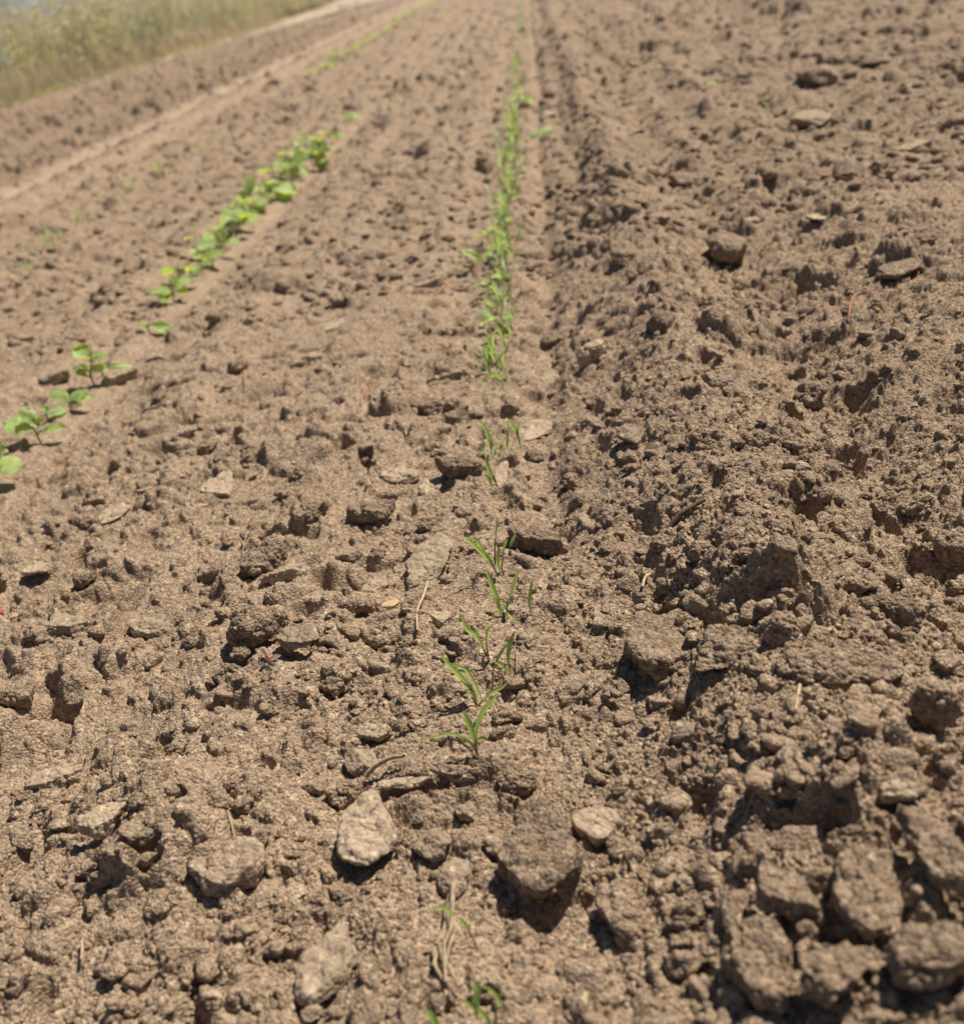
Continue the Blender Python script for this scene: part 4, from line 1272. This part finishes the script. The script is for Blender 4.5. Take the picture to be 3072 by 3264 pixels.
for t, pts, r0, lb in [
    ('B', [(630, 1440), (600, 1520), (572, 1620), (562, 1695)], .0011, 'pale split stick running downhill from the large ragged plate'),
    ('E', [(270, 578), (330, 545), (420, 505), (500, 490)], .0014, 'pale flattened straw lying on the thin broken plate'),
    ('T', [(40, 1385), (20, 1430), (5, 1490)], .0011, 'short bright straw on the slope between row and crater'),
    ('E', [(1665, 548), (1700, 525), (1730, 505)], .0009, 'short golden straw stub sticking out of the slope'),
    ('E', [(1608, 985), (1630, 955), (1645, 920)], .0013, 'straw stub poking out beneath the pale tilted slab'),
    ('F', [(915, 60), (905, 120), (890, 200)], .0010, 'tan straw leaning on the huge mound'),
    ('D', [(500, 1550), (505, 1600), (500, 1660)], .0008, 'small brown straw by the dark burrow'),
    ('D', [(1340, 780), (1343, 850)], .0006, 'fine straw splinter below the egg shaped clod'),
    ('B', [(480, 470), (490, 525)], .0010, 'short buff straw on the bare strip')]:
    strand('straw', t, pts, r0, r0 * .7, 'straw', lb, 'straw', SG, 0.0035)
for t, pts, r0, lb in [
    ('B', [(1085, 1870), (1110, 1920), (1160, 1945), (1240, 1920), (1330, 1870), (1410, 1830)], .00045, 'long fine rootlet looping out beside the dark carrot blade'),
    ('B', [(1130, 1800), (1145, 1900), (1140, 1985)], .0004, 'fine rootlet running straight downhill under the loop'),
    ('E', [(420, 222), (560, 175), (700, 145), (860, 115)], .0004, 'thin hair root lying across the soil toward the broad leaved seedling'),
    ('E', [(1110, 100), (1105, 40), (1130, -30)], .0004, 'pale hair root standing by the bun shaped clod'),
    ('T', [(160, 1470), (150, 1400), (200, 1340)], .0004, 'curled hair root above the crater'),
    ('T', [(365, 930), (400, 990), (460, 1090)], .0004, 'hair root hanging past the dark bark chip'),
    ('A', [(1425, 1330), (1430, 1230), (1475, 1130), (1560, 1075)], .0005, 'arched pale root beside the long dark fronted clod'),
    ('T', [(470, 1360), (580, 1365), (700, 1400)], .0004, 'thin rootlet on the slope above the huge mound')]:
    strand('rootlet', t, pts, r0, r0 * .6, 'root', lb, 'rootlet', 'fine loose rootlets', 0.0025, n=5)
# the dead root hanging below the grey brown stone: twisted strands, one thing
th = None
RP = [(790, 1180), (770, 1290), (755, 1400), (760, 1500), (715, 1590), (705, 1690), (750, 1830)]
rootbase = Vector((*on_soil(*px('E', *RP[0]))[:2], 0.0)); rootbase.z = hz(rootbase.x, rootbase.y)
th = thing('dead_root', rootbase, 'twisted dead root of several brown strands, running down from the grey brown stone', 'root')
for k in range(7):
    Q = []
    for i, (a, b) in enumerate(RP):
        g = on_soil(*px('E', a + rp.uniform(-1, 1) * (6 + 4.5 * i) + (k - 3) * (2 + 2.2 * i), b + rp.uniform(-6, 6)))
        Q.append(Vector((g[0], g[1], hz(g[0], g[1]) + 0.0025 + 0.0006 * k)) - rootbase)
    for _ in range(2):
        for i in range(1, len(Q) - 1): Q[i].z = max(Q[i].z, (Q[i - 1].z + Q[i + 1].z) / 2)
    mb = MB(); mb.tube(Q[:len(Q) - (k % 3 == 1)], [0.0013 - 0.0001 * i for i in range(len(Q))]); link('strand', mb.mesh('strand', M['root']), th)
strand('bark_chip', 'T', [(165, 1100), (230, 1050), (290, 1000), (365, 950)], .0022, .0013, 'bark', 'dark brown bark chip lying diagonally above the crater', 'chip', None, 0.003, n=5)
strand('dry_leaf_bit', 'T', [(765, 965), (810, 960), (860, 920)], .0012, .0006, 'bark', 'small curled brown leaf scrap standing on the large smooth clod', 'leaf scrap', None, 0.002, n=5)


def bit(name, t, x, y, w, h, mat, label, cat, kind='p', lift=.3):
    gx, gy, gz, W, Hh, sdp = ground_span(t, x, y, w, h)
    P, F_ = clod_verts(rc, 3, W / 2 * 1.4, Hh / 2 * 1.4, Hh / 2 * 1.2, kind)
    gz = hz(gx, gy)
    return tag(link(name, mesh_np(name, P, F_, M[mat]), None, (gx, gy, gz + Hh * lift)), label, cat)


bit('red_seed_husk', 'A', 1815, 1035, 70, 40, 'rust', 'rust red dry husk at the foot of a thick clod', 'husk', 'c')
bit('red_flake', 'A', 8, 1600, 50, 60, 'rust', 'reddish flake cut by the edge of the photo, beside a dark hole', 'flake', 'c')
bit('white_splinter', 'E', 130, 462, 48, 18, 'shell', 'tiny white splinter stuck on the grey stone', 'splinter')
bit('seed', 'F', 600, 1190, 50, 50, 'pebble', 'cream yellow round seed at the lip of the deep hollow', 'seed')
bit('black_flake', 'E', 195, 150, 55, 60, 'bark', 'black charred flake left of the broad leaved carrot seedling', 'flake', 'r')

# ------------------------------------------------------------------ beyond the field: dusty track, verge and the bank of weeds
def sheet(name, pts, z, mat, kind='structure'):
    bm = bmesh.new(); bm.faces.new([bm.verts.new((a, b, z)) for a, b in pts]); me = bpy.data.meshes.new(name); bm.to_mesh(me); bm.free()
    me.materials.append(M[mat]); return tag(link(name, me), kind=kind)


sheet('dust_track', [(-4.15, 11.5), (-3.6, 15), (-2.9, 20), (-2.6, 40), (-2.6, 300), (-60, 300), (-16, 60), (-7.2, 40), (-5.1, 22), (-4.75, 18), (-4.5, 13)], 0.012, 'dust')
rh = random.Random(21)


def weed_meshes(k):
    """one dusty weed shrub: foliage, stalks, seed heads"""
    fo = MB(); st = MB(); sh = MB()
    hgt = rh.uniform(.84, 1.00)
    for i in range(26):
        a = rh.uniform(0, 6.28); sp = rh.uniform(.02, .20); top = hgt * rh.uniform(.6, 1.05)
        base = Vector((math.cos(a) * sp * .7, math.sin(a) * sp * .7, 0)); tip = Vector((math.cos(a) * (sp + .12) + rh.uniform(-.06, .06), math.sin(a) * (sp + .12) + rh.uniform(-.06, .06), top))
        mid = base.lerp(tip, .5) + Vector((rh.uniform(-.03, .03), rh.uniform(-.03, .03), 0.02))
        st.tube([base, mid, tip], [.004, .003, .0015], 4)
        for j in range(34):
            q_ = rh.uniform(.18, 1.0); c = (base.lerp(mid, q_ * 2) if q_ < .5 else mid.lerp(tip, q_ * 2 - 1))
            d = Vector((rh.gauss(0, 1), rh.gauss(0, 1), rh.uniform(-.3, .8))).normalized(); L_ = rh.uniform(.018, .05) * (1.15 - .4 * q_)
            n_ = Vector((rh.gauss(0, 1), rh.gauss(0, 1), rh.gauss(0, 1) + .6)).normalized(); sd_ = d.cross(n_).normalized() * L_ * .28
            tgt = sh if (q_ > .80 and rh.random() < .8) else fo
            a0 = c + d * .01; tgt.grid([a0 - sd_ * .3, a0 + sd_ * .3, a0 + d * L_ * .5 - sd_, a0 + d * L_ * .5 + sd_, a0 + d * L_ - sd_ * .2, a0 + d * L_ + sd_ * .2], 2)
    return fo.mesh('foliage', M['hedge_green' if k % 3 else 'hedge_grey']), st.mesh('stalks', M['hedge_brown']), sh.mesh('seed_heads', M['hedge_straw'])


WM = []
for k in range(6):
    a, b, c = weed_meshes(k); root = thing('weed_shrub', (0, 0, 0), 'x', 'weed shrub')
    link('foliage', a, root); link('stalks', b, root); link('seed_heads', c, root); WM.append(root)
used3 = set(); kk = 0
for row in range(3):
    yy = 5.2
    while yy < 42:
        xx = -4.72 - row * .38 + rh.uniform(-.12, .12) - (max(yy - 17, 0) * .06) - (max(yy - 26, 0) * .06)
        o = WM[kk % 6]
        if o.name in used3: o = copy_tree(o)
        else: used3.add(o.name)
        sc = rh.uniform(.78, 1.04) * (1.0 + .05 * row) * (.88 if yy < 10.2 else 1); o.location = (xx, yy, 0); o.scale = (sc, sc, sc * rh.uniform(.9, 1.08)); o.rotation_euler = (0, 0, rh.uniform(0, 6.28))
        part_ = 'near' if yy < 11 else 'middle' if yy < 18 else 'dusty far'
        lb = {'near': 'tall dusty olive weed shrub in the blurred weed bank nearest the photo corner', 'middle': 'dusty olive weed shrub in the middle of the weed bank beside the field', 'dusty far': 'pale dusty weed shrub where the weed bank fades toward the dusty track'}[part_]
        tag(o, lb, 'weed shrub', 'weed shrubs bordering the field'); kk += 1
        yy += rh.uniform(.30, .48) * (1 + max(yy - 12, 0) * .05)
# pale dry clump and leaning pale stalks
for (X_, Y_, Hh, lb) in [(-4.62, 9.1, .62, 'pale grey leaning stake among the weeds of the bank'), (-4.62, 13.2, .6, 'second pale leaning stake farther along the weed bank')]:
    mb = MB(); mb.tube([(0, 0, -.05), (-.01, .02, Hh * .5), (-.03, .03, Hh)], [.016, .014, .012], 7)
    tag(link('stake', mb.mesh('stake', M['post']), None, (X_, Y_, 0)), lb, 'stake', 'pale stakes in the weed bank')
# dry grass at the foot of the weeds and the green fringe: blades nobody could count
mb = MB(); mg = MB()
for i in range(26000):
    yy = 5 + 32 * rh.random() ** 1.6; e_ = -4.38 - max(yy - 17, 0) * .10
    fr = rh.random() < .35
    xx = e_ - abs(rh.gauss(0, .05)) if fr else e_ - .06 - rh.random() * .5
    hh = rh.uniform(.02, .06) if fr else rh.uniform(.08, .32)
    a = rh.uniform(0, 6.28); d = Vector((math.cos(a), math.sin(a), 0)); sd_ = Vector((-d.y, d.x, 0)) * .0045
    p = Vector((xx, yy, 0)); t_ = mg if fr else mb
    t_.grid([p - sd_, p + sd_, p + d * hh * .15 + Vector((0, 0, hh * .6)) - sd_ * .8, p + d * hh * .15 + Vector((0, 0, hh * .6)) + sd_ * .8, p + d * hh * .5 + Vector((0, 0, hh)) - sd_ * .1, p + d * hh * .5 + Vector((0, 0, hh)) + sd_ * .1], 2)
tag(link('dry_grass', mb.mesh('dry_grass', M['hedge_brown'])), 'dry tan grass at the foot of the weed bank', None, None, 'stuff')
tag(link('verge_grass', mg.mesh('verge_grass', M['grass'])), 'short yellow green grass along the field edge', None, None, 'stuff')

# ------------------------------------------------------------------ dusty air over the whole field
m, t, N, L = new_mat('dusty_air')
out = N.new('ShaderNodeOutputMaterial'); pv = N.new('ShaderNodeVolumePrincipled')
pv.inputs['Color'].default_value = (0.93, 0.88, 0.78, 1); pv.inputs['Density'].default_value = 0.0045; pv.inputs['Anisotropy'].default_value = 0.3
L.new(pv.outputs[0], out.inputs['Volume'])
bm = bmesh.new(); bmesh.ops.create_cube(bm, size=1.0); me = bpy.data.meshes.new('haze'); bm.to_mesh(me); bm.free(); me.materials.append(m)
hzb = link('haze', me, None, (0, 0, 1.0)); hzb.scale = (2000, 2000, 4.4)
tag(hzb, kind='stuff')
